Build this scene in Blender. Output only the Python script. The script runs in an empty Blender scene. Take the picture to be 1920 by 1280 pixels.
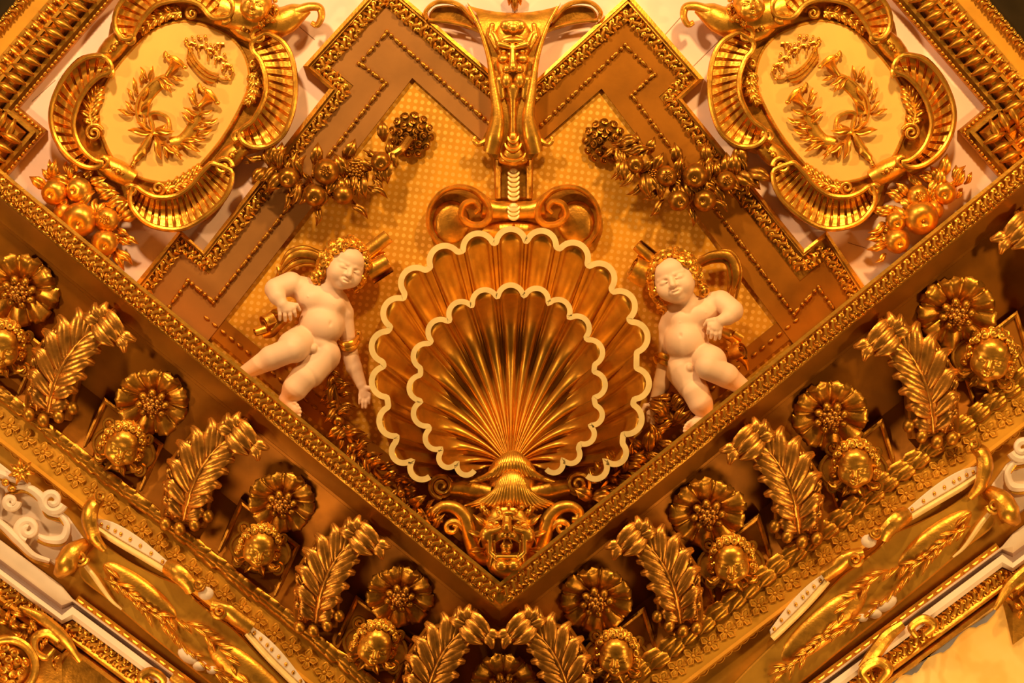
import bpy, math, random
import numpy as np
from mathutils import Matrix, Vector, Euler
random.seed(7); RNG = np.random.default_rng(7)
PI = math.pi
sc = bpy.context.scene
COL = sc.collection
# ------------------------------------------------------------------ camera, light, exposure
# The relief of the ceiling corner is drawn on a sloping sheet: 1 unit of drawing = 2.5 mm.
# x runs right, y runs down the slope, h stands out of the surface towards the room.
S = 0.0025
D = 12.0                       # metres from the camera to the sheet
EL = math.radians(50)          # the camera looks up by 50 degrees
ce, se = math.cos(EL), math.sin(EL)
M3 = Matrix(((1, 0, 0), (0, -se, -ce), (0, ce, -se)))
EYE = Vector((0, 0, 1.6))
CEN = EYE + Vector((0, ce, se)) * D
M4 = Matrix.Translation(CEN) @ M3.to_4x4()
MQ = M3.to_quaternion()

def W(p):
    """drawing coordinates (x, y, h) -> metres on the sheet"""
    p = np.asarray(p, float)
    f = (D - p[..., 2] * S) / D
    return np.stack([(p[..., 0] - 960) * f * S, (640 - p[..., 1]) * f * S, p[..., 2] * S], -1)

cam = bpy.data.cameras.new('camera'); camo = bpy.data.objects.new('camera', cam); COL.objects.link(camo)
cam.sensor_width = 36; cam.lens = 36 * D / (1920 * S); cam.clip_end = 200
camo.location = EYE; camo.rotation_mode = 'QUATERNION'; camo.rotation_quaternion = MQ
sc.camera = camo

vs = sc.view_settings
vs.view_transform = 'Standard'; vs.look = 'None'; vs.gamma = 1.0; vs.use_curve_mapping = False
vs.exposure = 0.0
sc.display_settings.display_device = 'sRGB'

world = bpy.data.worlds.new('hall'); sc.world = world; world.use_nodes = True
wn = world.node_tree.nodes['Background']
wn.inputs[0].default_value = (1.0, 0.52, 0.20, 1); wn.inputs[1].default_value = 0.07

def lamp(name, x, y, h, power, size, col, aim=(960, 640, 0)):
    l = bpy.data.lights.new(name, 'AREA'); l.energy = power; l.size = size; l.color = col; l.shape = 'DISK'
    o = bpy.data.objects.new(name, l); COL.objects.link(o)
    a = M4 @ Vector(((x - 960) * S, (640 - y) * S, h * S)); b = M4 @ Vector(W(aim))
    o.location = a; o.rotation_mode = 'QUATERNION'; o.rotation_quaternion = (b - a).to_track_quat('-Z', 'Y')
    return o
lamp('lamp_left', 250, -980, 1330, 232, 0.36, (1, .66, .33), (560, 480, 0))
lamp('lamp_right', 1640, -980, 1330, 226, 0.36, (1, .62, .24), (1360, 480, 0))
lamp('lamp_side_left', -800, 420, 1250, 72, 0.4, (1, .64, .30), (330, 800, 60))
lamp('lamp_side_right', 2720, 420, 1250, 72, 0.4, (1, .62, .24), (1560, 800, 60))
lamp('lamp_low_left', 60, 1560, 480, 18, 0.9, (1, .62, .26), (250, 1150, 60))
lamp('lamp_low_right', 1860, 1560, 480, 19, 0.9, (1, .62, .24), (1650, 1150, 60))

# ------------------------------------------------------------------ materials
def mat(name, col, rough=0.4, metal=0.0, noise=0.12, nscale=9.0, bump=0.0, bscale=60.0, col2=None, spec=0.5):
    m = bpy.data.materials.new(name); m.use_nodes = True
    nt = m.node_tree; b = nt.nodes['Principled BSDF']
    b.inputs['Metallic'].default_value = metal; b.inputs['Roughness'].default_value = rough
    b.inputs['Specular IOR Level'].default_value = spec
    tc = nt.nodes.new('ShaderNodeTexCoord'); n = nt.nodes.new('ShaderNodeTexNoise')
    n.inputs['Scale'].default_value = nscale; n.inputs['Detail'].default_value = 5
    nt.links.new(tc.outputs['Object'], n.inputs['Vector'])
    r = nt.nodes.new('ShaderNodeValToRGB')
    c2 = col2 or tuple(c * (1 - 2.2 * noise) for c in col)
    r.color_ramp.elements[0].position = 0.33; r.color_ramp.elements[0].color = (*c2, 1)
    r.color_ramp.elements[1].position = 0.62; r.color_ramp.elements[1].color = (*col, 1)
    nt.links.new(n.outputs['Fac'], r.inputs['Fac']); nt.links.new(r.outputs['Color'], b.inputs['Base Color'])
    mr = nt.nodes.new('ShaderNodeMapRange'); mr.inputs[3].default_value = min(1, rough + .12); mr.inputs[4].default_value = max(.05, rough - .07)
    nt.links.new(n.outputs['Fac'], mr.inputs[0]); nt.links.new(mr.outputs[0], b.inputs['Roughness'])
    if bump:
        n2 = nt.nodes.new('ShaderNodeTexNoise'); n2.inputs['Scale'].default_value = bscale; n2.inputs['Detail'].default_value = 3
        nt.links.new(tc.outputs['Object'], n2.inputs['Vector'])
        bp = nt.nodes.new('ShaderNodeBump'); bp.inputs['Strength'].default_value = bump; bp.inputs['Distance'].default_value = 0.004
        nt.links.new(n2.outputs['Fac'], bp.inputs['Height']); nt.links.new(bp.outputs[0], b.inputs['Normal'])
    return m
GOLD = mat('gold_leaf', (.93, .445, .05), .34, .85, .22, 22, .25, 90)
GOLDB = mat('bright_gold_leaf', (1.0, .72, .28), .45, .3, .10, 14, .10, 90)
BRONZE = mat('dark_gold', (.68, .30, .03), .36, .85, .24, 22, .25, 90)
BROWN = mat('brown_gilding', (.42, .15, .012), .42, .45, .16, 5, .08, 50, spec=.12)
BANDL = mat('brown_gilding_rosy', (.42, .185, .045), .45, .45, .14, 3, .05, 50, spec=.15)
OCHRE = mat('ochre_gilding', (.72, .34, .03), .45, .4, .12, 5, .08, 60, spec=.2)
PLASTER = mat('cream_plaster', (.92, .68, .56), .75, 0, .06, 3, .06, 40)
PUTTO = mat('cream_painted_wood', (.82, .54, .34), .55, 0, .05, 6, .03, 60)
FIELD = mat('cartouche_field', (.84, .48, .10), .5, .15, .05, 5, .03, 60)
CREAM = mat('cream_stucco', (.86, .68, .50), .6, 0, .06, 5, .05, 60)
DGOLD = mat('old_dark_gold', (.47, .19, .018), .33, .85, .24, 22, .25, 90)
WORN = mat('worn_gold_leaf', (.84, .355, .05), .35, .85, .26, 20, .3, 80)
DARK = mat('dark_canvas', (.035, .022, .008), .8, 0, .2, 4, spec=.05)
SHELLM = mat('shell_gilding', (.70, .33, .035), .34, .82, .10, 16, .12, 80)

# ------------------------------------------------------------------ mesh tools
class G:
    """a heap of vertices and faces in drawing coordinates"""
    def __init__(s): s.v = []; s.f = []; s.n = 0
    def add(s, V, F):
        V = np.asarray(V, float).reshape(-1, 3)
        s.v.append(V); k = s.n
        for a in (F if isinstance(F, list) else [F]):
            a = np.asarray(a)
            if a.size: s.f.append(a + k)
        s.n += len(V); return s
    def join(s, o):
        for V in [o.V()]: s.add(V, o.f)
        return s
    def V(s): return np.concatenate(s.v) if s.v else np.zeros((0, 3))
    def tf(s, A=None, t=(0, 0, 0)):
        V = s.V()
        if A is not None: V = V @ np.asarray(A).T
        s.v = [V + np.asarray(t, float)]; return s

def mesh(name, V, F, m, sharp=40):
    """V in metres"""
    me = bpy.data.meshes.new(name)
    V = np.asarray(V, np.float32)
    tot = np.concatenate([np.full(len(a), a.shape[1], np.int32) for a in F])
    idx = np.concatenate([a.reshape(-1) for a in F]).astype(np.int32)
    st = np.concatenate([[0], np.cumsum(tot)[:-1]]).astype(np.int32)
    me.vertices.add(len(V)); me.vertices.foreach_set('co', V.reshape(-1))
    me.loops.add(len(idx)); me.loops.foreach_set('vertex_index', idx)
    me.polygons.add(len(tot)); me.polygons.foreach_set('loop_start', st)
    me.polygons.foreach_set('loop_total', tot)
    me.polygons.foreach_set('use_smooth', np.ones(len(tot), bool))
    me.update(calc_edges=True); me.validate()
    if sharp: me.set_sharp_from_angle(angle=math.radians(sharp))
    me.materials.append(m)
    return me

ANCH = {}
def thing(name, label, cat, at, group=None, kind=None, rot=0.0, tilt=None):
    o = bpy.data.objects.new(name, None); COL.objects.link(o); o.empty_display_size = .05
    put(o, at, rot, tilt); ANCH[o.name] = tuple(at)
    if label: o['label'] = label
    if cat: o['category'] = cat
    if group: o['group'] = group
    if kind: o['kind'] = kind
    return o
def put(o, at, rot=0.0, tilt=None, sx=1.0, sc_=1.0):
    """rot: clockwise degrees in the picture; tilt: rotation (degrees) about the drawing's x axis, top towards the room"""
    R = Matrix.Rotation(-math.radians(rot), 4, 'Z')
    if tilt: R = Matrix.Rotation(math.radians(tilt), 4, 'X') @ R
    Mx = M4 @ Matrix.Translation(Vector(W(at))) @ R @ Matrix.Diagonal((sx * sc_, sc_, sc_, 1))
    o.matrix_world = Mx
def part(name, g, m, parent, label=None, kind=None, sharp=40):
    """a part drawn in absolute drawing coordinates"""
    a = ANCH[parent.name]
    V = W(g.V()) - W(a)
    me = mesh(name, V, g.f, m, sharp)
    o = bpy.data.objects.new(name, me); COL.objects.link(o); o.parent = parent; ANCH[o.name] = a
    if label: o['label'] = label
    if kind: o['kind'] = kind
    return o
def lmesh(name, g, m, sharp=40):
    """a mesh drawn around its own origin"""
    V = g.V() * S; V[:, 1] *= -1
    return mesh(name, V, g.f, m, sharp)
def lpart(name, me, parent, loc=(0, 0, 0), rot=0.0, s=1.0, tilt=0.0, label=None, R=None):
    """shared mesh under a thing drawn around its own origin"""
    o = bpy.data.objects.new(name, me); COL.objects.link(o); o.parent = parent
    Rm = R if R is not None else (Matrix.Rotation(-math.radians(rot), 4, 'Z') @ Matrix.Rotation(math.radians(tilt), 4, 'X'))
    s3 = (s, s, s) if np.isscalar(s) else s
    o.matrix_local = Matrix.Translation(Vector((loc[0] * S, -loc[1] * S, loc[2] * S))) @ Rm @ Matrix.Diagonal((*s3, 1))
    if label: o['label'] = label
    return o
def apart(name, me, parent, at, rot=0.0, s=1.0, R=None):
    """shared mesh placed at absolute drawing coordinates under a thing"""
    a = W(ANCH[parent.name]); p = W(at) - a
    o = bpy.data.objects.new(name, me); COL.objects.link(o); o.parent = parent
    s3 = (s, s, s) if np.isscalar(s) else s
    Rm = R if R is not None else Matrix.Rotation(-math.radians(rot), 4, 'Z')
    o.matrix_local = Matrix.Translation(Vector(p)) @ Rm @ Matrix.Diagonal((*s3, 1))
    return o
def copy_tree(o, parent=None):
    c = o.copy(); COL.objects.link(c)
    if parent is not None:
        c.parent = parent; c.matrix_parent_inverse = o.matrix_parent_inverse.copy()
    for ch in list(o.children): copy_tree(ch, c)
    return c
def mirror(root, label, ax=942.5, dx=0, dy=0, rot=0):
    c = copy_tree(root); a = ANCH[root.name]
    at = (2 * ax - a[0] + dx, a[1] + dy, a[2]); ANCH[c.name] = at
    put(c, at, rot, None, -1.0); c['label'] = label
    return c
def solo(name, g, m, label, cat, at, group=None, kind=None, sharp=40):
    me = mesh(name, W(g.V()) - W(at), g.f, m, sharp)
    o = bpy.data.objects.new(name, me); COL.objects.link(o); put(o, at); ANCH[o.name] = tuple(at)
    if label: o['label'] = label
    if cat: o['category'] = cat
    if group: o['group'] = group
    if kind: o['kind'] = kind
    return o

# ------------------------------------------------------------------ shapes
def gridf(nu, nv, cu=False, cv=False, off=0):
    i = np.arange(nu if cu else nu - 1); j = np.arange(nv if cv else nv - 1)
    I, J = np.meshgrid(i, j, indexing='ij'); I2 = (I + 1) % nu; J2 = (J + 1) % nv
    return np.stack([I * nv + J, I2 * nv + J, I2 * nv + J2, I * nv + J2], -1).reshape(-1, 4) + off
def spline(P, n=8, closed=False):
    P = np.asarray(P, float); N = len(P)
    out = []
    rng = range(N if closed else N - 1)
    for i in rng:
        p0 = P[(i - 1) % N] if closed or i > 0 else 2 * P[0] - P[1]
        p1 = P[i]; p2 = P[(i + 1) % N]
        p3 = P[(i + 2) % N] if closed or i + 2 < N else 2 * P[-1] - P[-2]
        for k in range(n):
            t = k / n
            out.append(.5 * (2 * p1 + (p2 - p0) * t + (2 * p0 - 5 * p1 + 4 * p2 - p3) * t * t + (3 * p1 - p0 - 3 * p2 + p3) * t ** 3))
    if not closed: out.append(P[-1])
    return np.array(out)
def resample(P, n):
    P = np.asarray(P, float); L = np.concatenate([[0], np.cumsum(np.linalg.norm(np.diff(P[:, :2], axis=0), axis=1) + 1e-9)])
    t = np.linspace(0, L[-1], n)
    return np.stack([np.interp(t, L, P[:, k]) for k in range(P.shape[1])], 1)
def tube(P, r, seg=8, flat=1.0, closed=False, cap=True):
    """swept tube; r scalar or per point; flat squashes it along h"""
    P = np.asarray(P, float); n = len(P)
    r = np.broadcast_to(np.asarray(r, float), (n,))
    T = np.roll(P, -1, 0) - np.roll(P, 1, 0) if closed else np.gradient(P, axis=0)
    T /= np.linalg.norm(T, axis=1)[:, None] + 1e-9
    U = np.tile([0., 0, 1], (n, 1)); bad = np.abs(T[:, 2]) > .95; U[bad] = [0, 1, 0]
    Nn = np.cross(U, T); Nn /= np.linalg.norm(Nn, axis=1)[:, None] + 1e-9
    B = np.cross(T, Nn)
    a = np.arange(seg) / seg * 2 * PI
    V = P[:, None] + r[:, None, None] * (np.cos(a)[None, :, None] * Nn[:, None] + flat * np.sin(a)[None, :, None] * B[:, None])
    g = G(); F = [gridf(n, seg, closed, True)]
    V = V.reshape(-1, 3)
    if cap and not closed:
        F += [np.arange(seg)[None, ::-1], np.arange(seg)[None] + (n - 1) * seg]
    return g.add(V, F)
def ball(c, r, nu=10, nv=7, R=None):
    r = np.broadcast_to(np.asarray(r, float), (3,))
    a = np.arange(nu) / nu * 2 * PI; b = np.linspace(0, PI, nv + 2)[1:-1]
    V = np.stack([np.outer(np.sin(b), np.cos(a)), np.outer(np.sin(b), np.sin(a)), np.outer(np.cos(b), np.ones(nu))], -1).reshape(-1, 3)
    V = np.concatenate([V, [[0, 0, 1]], [[0, 0, -1]]]) * r
    if R is not None: V = V @ np.asarray(R).T
    k = np.arange(nu); k2 = (k + 1) % nu; e = (nv - 1) * nu; n = nv * nu
    F = [gridf(nv, nu, False, True), np.stack([np.full(nu, n), k, k2], 1), np.stack([np.full(nu, n + 1), e + k2, e + k], 1)]
    return G().add(V + np.asarray(c, float), F)
def blade(P, w, th=3.0, groove=.35, n=None, cup=0.0):
    """leaf blade along a path: w half-widths, closed lens section with a midrib groove"""
    P = np.asarray(P, float)
    if n: P = resample(spline(P, 6), n)
    k = len(P); w = np.interp(np.linspace(0, 1, k), np.linspace(0, 1, len(w)), w)
    T = np.gradient(P, axis=0); T /= np.linalg.norm(T, axis=1)[:, None] + 1e-9
    U = np.array([0, 0, 1.]); N_ = np.cross(U, T); N_ /= np.linalg.norm(N_, axis=1)[:, None] + 1e-9
    B = np.cross(T, N_); B *= np.sign(B[:, 2:3] + 1e-6)
    prof = np.array([(-1, cup), (-.55, .8), (-.12, 1 - groove), (0, 1 - groove * 1.6), (.12, 1 - groove), (.55, .8), (1, cup), (0, -.6)])
    ww = np.maximum(w, .02)[:, None]; tt = th * np.minimum(1, w / (max(w) + 1e-6) * 1.6 + .05)[:, None]
    V = P[:, None] + (ww * prof[None, :, 0])[..., None] * N_[:, None] + (tt * prof[None, :, 1])[..., None] * B[:, None]
    return G().add(V.reshape(-1, 3), [gridf(k, 8, False, True), np.arange(8)[None, ::-1], np.arange(8)[None] + (k - 1) * 8])
def offset_poly(P, d, closed=False):
    """2D mitred offset; positive d to the left of travel seen in (x, y down)"""
    P = np.asarray(P, float)[:, :2]; n = len(P)
    def nrm(a): return a / (np.linalg.norm(a) + 1e-9)
    out = []
    for i in range(n):
        a = P[i] - P[i - 1] if (closed or i > 0) else P[1] - P[0]
        b = P[(i + 1) % n] - P[i] if (closed or i < n - 1) else P[-1] - P[-2]
        a = nrm(a); b = nrm(b)
        na = np.array([a[1], -a[0]]); nb = np.array([b[1], -b[0]])
        m = nrm(na + nb); c = max(.35, m @ na)
        out.append(P[i] + m * d / c)
    return np.array(out)
def sweep(P, prof, closed=False, h=0.0):
    """profile [(offset, height)] swept along a 2D path"""
    P = np.asarray(P, float); hs = P[:, 2] if P.shape[1] > 2 else np.full(len(P), h)
    V = np.stack([np.concatenate([offset_poly(P, d, closed), (hs + z)[:, None]], 1) for d, z in prof], 1)
    g = G(); return g.add(V.reshape(-1, 3), gridf(len(P), len(prof), closed))
def strips(lines):
    """ruled surface through matched polylines of (x, y, h)"""
    V = np.array(lines, float)
    return G().add(V.reshape(-1, 3), gridf(V.shape[0], V.shape[1]))
def plate(P, h0, h1, bev=0.0):
    """flat outline with thickness and a bevelled upper edge"""
    P = np.asarray(P, float)[:, :2]; n = len(P)
    ar = np.sum(P[:, 0] * np.roll(P[:, 1], -1) - np.roll(P[:, 0], -1) * P[:, 1])
    rings = [(P, h0), (P, h1 - bev)]
    if bev: rings.append((offset_poly(P, -bev if ar > 0 else bev, True), h1))
    V = np.concatenate([np.concatenate([p, np.full((n, 1), h)], 1) for p, h in rings])
    F = [gridf(len(rings), n, False, True), (np.arange(n) + (len(rings) - 1) * n)[None]]
    return G().add(V, F)
def spiral(c, r0, r1, a0, turns, n=24, h=0.0, h1=None):
    t = np.linspace(0, 1, n); a = math.radians(a0) + t * turns * 2 * PI; r = r0 + (r1 - r0) * t
    hh = h + ((h if h1 is None else h1) - h) * t
    return np.stack([c[0] + r * np.cos(a), c[1] + r * np.sin(a), hh], 1)
def seq(P, spacing):
    """points and angles along a polyline"""
    P = np.asarray(P, float); out = []
    for a, b in zip(P[:-1], P[1:]):
        L = np.linalg.norm((b - a)[:2]); n = max(1, int(round(L / spacing)))
        ang = math.degrees(math.atan2(b[1] - a[1], b[0] - a[0]))
        for k in range(n): out.append((a + (b - a) * (k + .5) / n, ang, L / n))
    return out

# ------------------------------------------------------------------ modelling in clay: distance fields -> one skin
def clay(prims, vox, pad=4):
    """prims: (kind, a, b, r, k, op) -- ball(c, radii, R) / cone(a, b, r1, r2); smooth union k, op + or -"""
    lo = np.full(3, 1e9); hi = -lo
    def box(p):
        if p[0] == 'e':
            m = max(p[2]) * 1.05; return np.array(p[1]) - m, np.array(p[1]) + m
        a, b = np.array(p[1], float), np.array(p[2], float); m = max(p[3]); return np.minimum(a, b) - m, np.maximum(a, b) + m
    for p in prims:
        if p[-1] == '-': continue
        l, u = box(p); lo = np.minimum(lo, l); hi = np.maximum(hi, u)
    lo -= pad * vox; hi += pad * vox
    dim = np.ceil((hi - lo) / vox).astype(int) + 1
    f = np.full(dim, 50 * vox, np.float32)
    ax = [lo[i] + np.arange(dim[i]) * vox for i in range(3)]
    for p in prims:
        k = p[-2]; l, u = box(p); e = k + 5 * vox
        i0 = np.clip(np.floor((l - e - lo) / vox).astype(int), 0, dim); i1 = np.clip(np.ceil((u + e - lo) / vox).astype(int) + 1, 0, dim)
        if (i1 <= i0).any(): continue
        sl = tuple(slice(a, b) for a, b in zip(i0, i1))
        X = ax[0][sl[0]][:, None, None].astype(np.float32); Y = ax[1][sl[1]][None, :, None].astype(np.float32); Z = ax[2][sl[2]][None, None, :].astype(np.float32)
        if p[0] == 'e':
            c, r, R = p[1], p[2], p[3]
            x, y, z = X - c[0], Y - c[1], Z - c[2]
            if R is not None:
                x, y, z = (R[0][0] * x + R[1][0] * y + R[2][0] * z, R[0][1] * x + R[1][1] * y + R[2][1] * z, R[0][2] * x + R[1][2] * y + R[2][2] * z)
            q = np.sqrt((x / r[0]) ** 2 + (y / r[1]) ** 2 + (z / r[2]) ** 2) + 1e-6
            q2 = np.sqrt((x / r[0] ** 2) ** 2 + (y / r[1] ** 2) ** 2 + (z / r[2] ** 2) ** 2) + 1e-9
            d = q * (q - 1) / q2
        else:
            a, b, r = np.array(p[1], float), np.array(p[2], float), p[3]
            ba = b - a; L2 = float(ba @ ba) + 1e-9
            t = np.clip(((X - a[0]) * ba[0] + (Y - a[1]) * ba[1] + (Z - a[2]) * ba[2]) / L2, 0, 1)
            d = np.sqrt((X - a[0] - t * ba[0]) ** 2 + (Y - a[1] - t * ba[1]) ** 2 + (Z - a[2] - t * ba[2]) ** 2) - (r[0] + (r[1] - r[0]) * t)
        F = f[sl]
        if p[-1] == '+':
            if k > 0:
                hh = np.maximum(k - np.abs(F - d), 0) / k; F[...] = np.minimum(F, d) - hh * hh * k * .25
            else: np.minimum(F, d, out=F)
        else:
            hh = np.maximum(k - np.abs(F + d), 0) / max(k, 1e-6); F[...] = np.maximum(F, -d) + hh * hh * k * .25
    return nets(f, lo, vox)
def nets(f, lo, vox):
    s = f < 0
    cnt = np.zeros(tuple(n - 1 for n in f.shape), np.int8)
    nx, ny, nz = cnt.shape
    acc = np.zeros(cnt.shape + (3,), np.float32); num = np.zeros(cnt.shape, np.float32)
    quads = []
    for axis in range(3):
        a = [slice(None)] * 3; b = [slice(None)] * 3; a[axis] = slice(0, -1); b[axis] = slice(1, None)
        fa, fb = f[tuple(a)], f[tuple(b)]
        ch = (fa < 0) != (fb < 0)
        I = np.argwhere(ch)
        t = fa[ch] / (fa[ch] - fb[ch])
        pos = I.astype(np.float32); pos[:, axis] += t
        o1, o2 = [i for i in range(3) if i != axis]
        for d1 in (0, -1):
            for d2 in (0, -1):
                J = I.copy(); J[:, o1] += d1; J[:, o2] += d2
                ok = (J >= 0).all(1) & (J[:, 0] < nx) & (J[:, 1] < ny) & (J[:, 2] < nz)
                np.add.at(acc, tuple(J[ok].T), pos[ok]); np.add.at(num, tuple(J[ok].T), 1)
        quads.append((axis, o1, o2, I, fa[ch] < 0))
    ids = np.full(cnt.shape, -1, np.int64); m = num > 0
    ids[m] = np.arange(m.sum())
    V = acc[m] / num[m][:, None] * vox + lo
    out = []
    for axis, o1, o2, I, ins in quads:
        ok = (I[:, o1] > 0) & (I[:, o2] > 0) & (I[:, o1] < cnt.shape[o1]) & (I[:, o2] < cnt.shape[o2])
        I = I[ok]; ins = ins[ok]
        q = []
        for d1, d2 in ((-1, -1), (0, -1), (0, 0), (-1, 0)):
            J = I.copy(); J[:, o1] += d1; J[:, o2] += d2; q.append(ids[tuple(J.T)])
        q = np.stack(q, 1)
        flip = ins if axis != 1 else ~ins
        q[~flip] = q[~flip][:, ::-1]
        out.append(q)
    Q = np.concatenate(out); Q = Q[(Q >= 0).all(1)]
    # one smoothing pass
    for _ in range(2):
        sm = np.zeros_like(V); nn = np.zeros(len(V))
        for a, b in ((0, 1), (1, 2), (2, 3), (3, 0)):
            np.add.at(sm, Q[:, a], V[Q[:, b]]); np.add.at(nn, Q[:, a], 1)
            np.add.at(sm, Q[:, b], V[Q[:, a]]); np.add.at(nn, Q[:, b], 1)
        V = V * .5 + .5 * sm / np.maximum(nn, 1)[:, None]
    return G().add(V, Q)
def E(c, r, R=None, k=0.0, op='+'): return ('e', tuple(c), tuple(np.broadcast_to(np.asarray(r, float), (3,))), R, k, op)
def Cn(a, b, r1, r2=None, k=0.0, op='+'): return ('c', tuple(a), tuple(b), (r1, r1 if r2 is None else r2), k, op)
def rotz(deg):
    c, s = math.cos(math.radians(deg)), math.sin(math.radians(deg)); return np.array([[c, -s, 0], [s, c, 0], [0, 0, 1.]])
def roty(deg):
    c, s = math.cos(math.radians(deg)), math.sin(math.radians(deg)); return np.array([[c, 0, s], [0, 1, 0], [-s, 0, c.__float__()]])
def rotx(deg):
    c, s = math.cos(math.radians(deg)), math.sin(math.radians(deg)); return np.array([[1, 0, 0], [0, c, -s], [0, s, c.__float__()]])
# ------------------------------------------------------------------ the large structure
MAUVE0 = mat('joint_line', (.42, .26, .18), .8, 0, .1, 4)
def dots_material():
    m = mat('spotted_gold_ground', (.66, .295, .018), .5, .2, .08, 3, .05, 60, spec=.2)
    nt = m.node_tree; b = nt.nodes['Principled BSDF']; L = nt.links
    tc = nt.nodes.new('ShaderNodeTexCoord'); mp = nt.nodes.new('ShaderNodeMapping')
    mp.inputs['Rotation'].default_value = (0, 0, math.radians(8)); k = 1 / (12.6 * S); mp.inputs['Scale'].default_value = (k, k, 0)
    L.new(tc.outputs['Object'], mp.inputs[0])
    fr = nt.nodes.new('ShaderNodeVectorMath'); fr.operation = 'FRACTION'; L.new(mp.outputs[0], fr.inputs[0])
    ds = nt.nodes.new('ShaderNodeVectorMath'); ds.operation = 'DISTANCE'; ds.inputs[1].default_value = (.5, .5, 0); L.new(fr.outputs[0], ds.inputs[0])
    cut = nt.nodes.new('ShaderNodeMapRange'); cut.inputs[1].default_value = .33; cut.inputs[2].default_value = .25; L.new(ds.outputs['Value'], cut.inputs[0])
    old = b.inputs['Base Color'].links[0].from_socket
    mx = nt.nodes.new('ShaderNodeMix'); mx.data_type = 'RGBA'; mx.inputs[7].default_value = (.92, .50, .09, 1)
    L.new(cut.outputs[0], mx.inputs[0]); L.new(old, mx.inputs[6]); L.new(mx.outputs[2], b.inputs['Base Color'])
    me = nt.nodes.new('ShaderNodeMapRange'); me.inputs[3].default_value = .2; me.inputs[4].default_value = .65
    L.new(cut.outputs[0], me.inputs[0]); L.new(me.outputs[0], b.inputs['Metallic'])
    return m
DOTS = dots_material()
ceil = solo('ceiling', plate([(-300, -300), (2220, -300), (2220, 700), (938, 1500), (-300, 700)], -30, 0), PLASTER,
            'cream plaster ceiling cove around the gilded frames and shell', 'ceiling', (960, 400, 0), kind='structure')
part('gilded_field', plate([(900, 150), (904, 265), (773, 146), (403, 622), (330, 720), (500, 880), (938, 1250), (1400, 880), (1545, 720), (1481, 635),
                            (1128, 166), (1021, 262), (1021, 150)], -4, 3), DOTS, ceil, 'spotted gold ground behind the shell')

for a, b in (((1246, 66), (1278, 30)), ((1300, 124), (1362, 62)), ((545, 36), (590, 74)), ((1812, 160), (1838, 148)), ((60, 190), (104, 150)), ((1590, 455), (1640, 470))):
    part('plaster_joint', tube([(*a, 0), (*b, 0)], .9, 5), MAUVE0, ceil)
# --- the cornice arms: (y at the corner x=938, y at the far end)
FX = {'l': -90, 'r': 1990}
LN = {'l': {'top': (1091, 242), 'bead': (1146, 299), 'fas': (1178, 342), 'jun': (1330, 530), 'rope': (1468, 664), 'band': (1562, 757), 'end': (2000, 1190)},
      'r': {'top': (1091, 236), 'bead': (1146, 291), 'fas': (1178, 326), 'jun': (1336, 517), 'rope': (1456, 653), 'band': (1548, 745), 'end': (2000, 1190)}}
def ln(side, key, dv=0.0, h=0.0, n=9):
    a, b = LN[side][key]; t = np.linspace(0, 1, n)
    return np.stack([938 + (FX[side] - 938) * t, a + dv + (b - a) * t, np.full(n, h)], 1)
def at_x(side, key, x, dv=0.0):
    a, b = LN[side][key]; t = (x - 938) / (FX[side] - 938); return a + (b - a) * t + dv
# small repeated pieces of the mouldings (unit drawings, local)
def leaf_unit():
    g = G()
    g.join(tube(spline([(-2, -11, 0), (3, -6, 4), (-1.5, 0, 5), (-3.5, 6, 3.5), (1, 11, 0)], 4), [1.2, 1.6, 2.2, 2.6, 2.8, 2.8, 2.6, 2.5, 2.5, 2.7, 2.8, 2.6, 2.2, 1.9, 1.6, 1.3, 1], 6))
    g.join(tube(spiral((5.2, -5), 4.2, 1.0, 180, 1.2, 10, 3, 6), np.linspace(1.8, 1.3, 10), 5))
    g.join(tube(spiral((-6.5, 4), 3.8, 1.0, 0, 1.1, 9, 3, 5.5), np.linspace(1.7, 1.2, 9), 5))
    g.join(blade([(3, 2, 2), (5.5, 6, 4.5), (6, 11, 1)], [1, 3, .6], 3))
    g.join(ball((-6, -8, 2), (2.6, 3, 3), 6, 3))
    return g
LEAFM = lmesh('moulding_leaf', leaf_unit(), GOLD)
LEAFB = lmesh('frame_leaf', leaf_unit().join(ball((-6, -6, 2.5), (3.4, 3, 3.2), 6, 3)), GOLD)
BEAD = lmesh('bead', ball((0, 0, 0), 5.2, 8, 5), GOLD)
REEL = lmesh('long_bead', ball((0, 0, 0), (11, 4.8, 4.8), 8, 5), GOLD)
BEADS = lmesh('frame_bead', ball((0, 0, 0), 4.7, 8, 5), BRONZE)
REELS = lmesh('frame_reel', ball((0, 0, 0), (9.5, 4.1, 4.2), 8, 5), BRONZE)
RLEAF = G()
RLEAF.join(blade([(-26, 4, 0), (-6, -3, 5), (14, -3, 5), (30, 4, 0)], [3, 9, 8.5, .8], 4, .08)).join(blade([(-24, -4, 0), (-4, 5, 3), (16, 6, 3), (26, 1, 0)], [3, 8, 7, .6], 4, .08))
RLEAFM = lmesh('laurel_leaf', RLEAF, BRONZE)

def bead_run(parent, P, rot_extra=0, bead=BEAD, reel=REEL, pitch=40, nb=2, names=('bead', 'long_bead')):
    for p, ang, L in seq(P, pitch):
        d = np.array([math.cos(math.radians(ang)), math.sin(math.radians(ang)), 0]); k = L / pitch
        apart(names[1], reel, parent, p - d * 8 * k, ang, random.uniform(.93, 1.05))
        for q in range(nb): apart(names[0], bead, parent, p + d * k * (7 + q * 10.5), ang, random.uniform(.92, 1.06))

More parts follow.
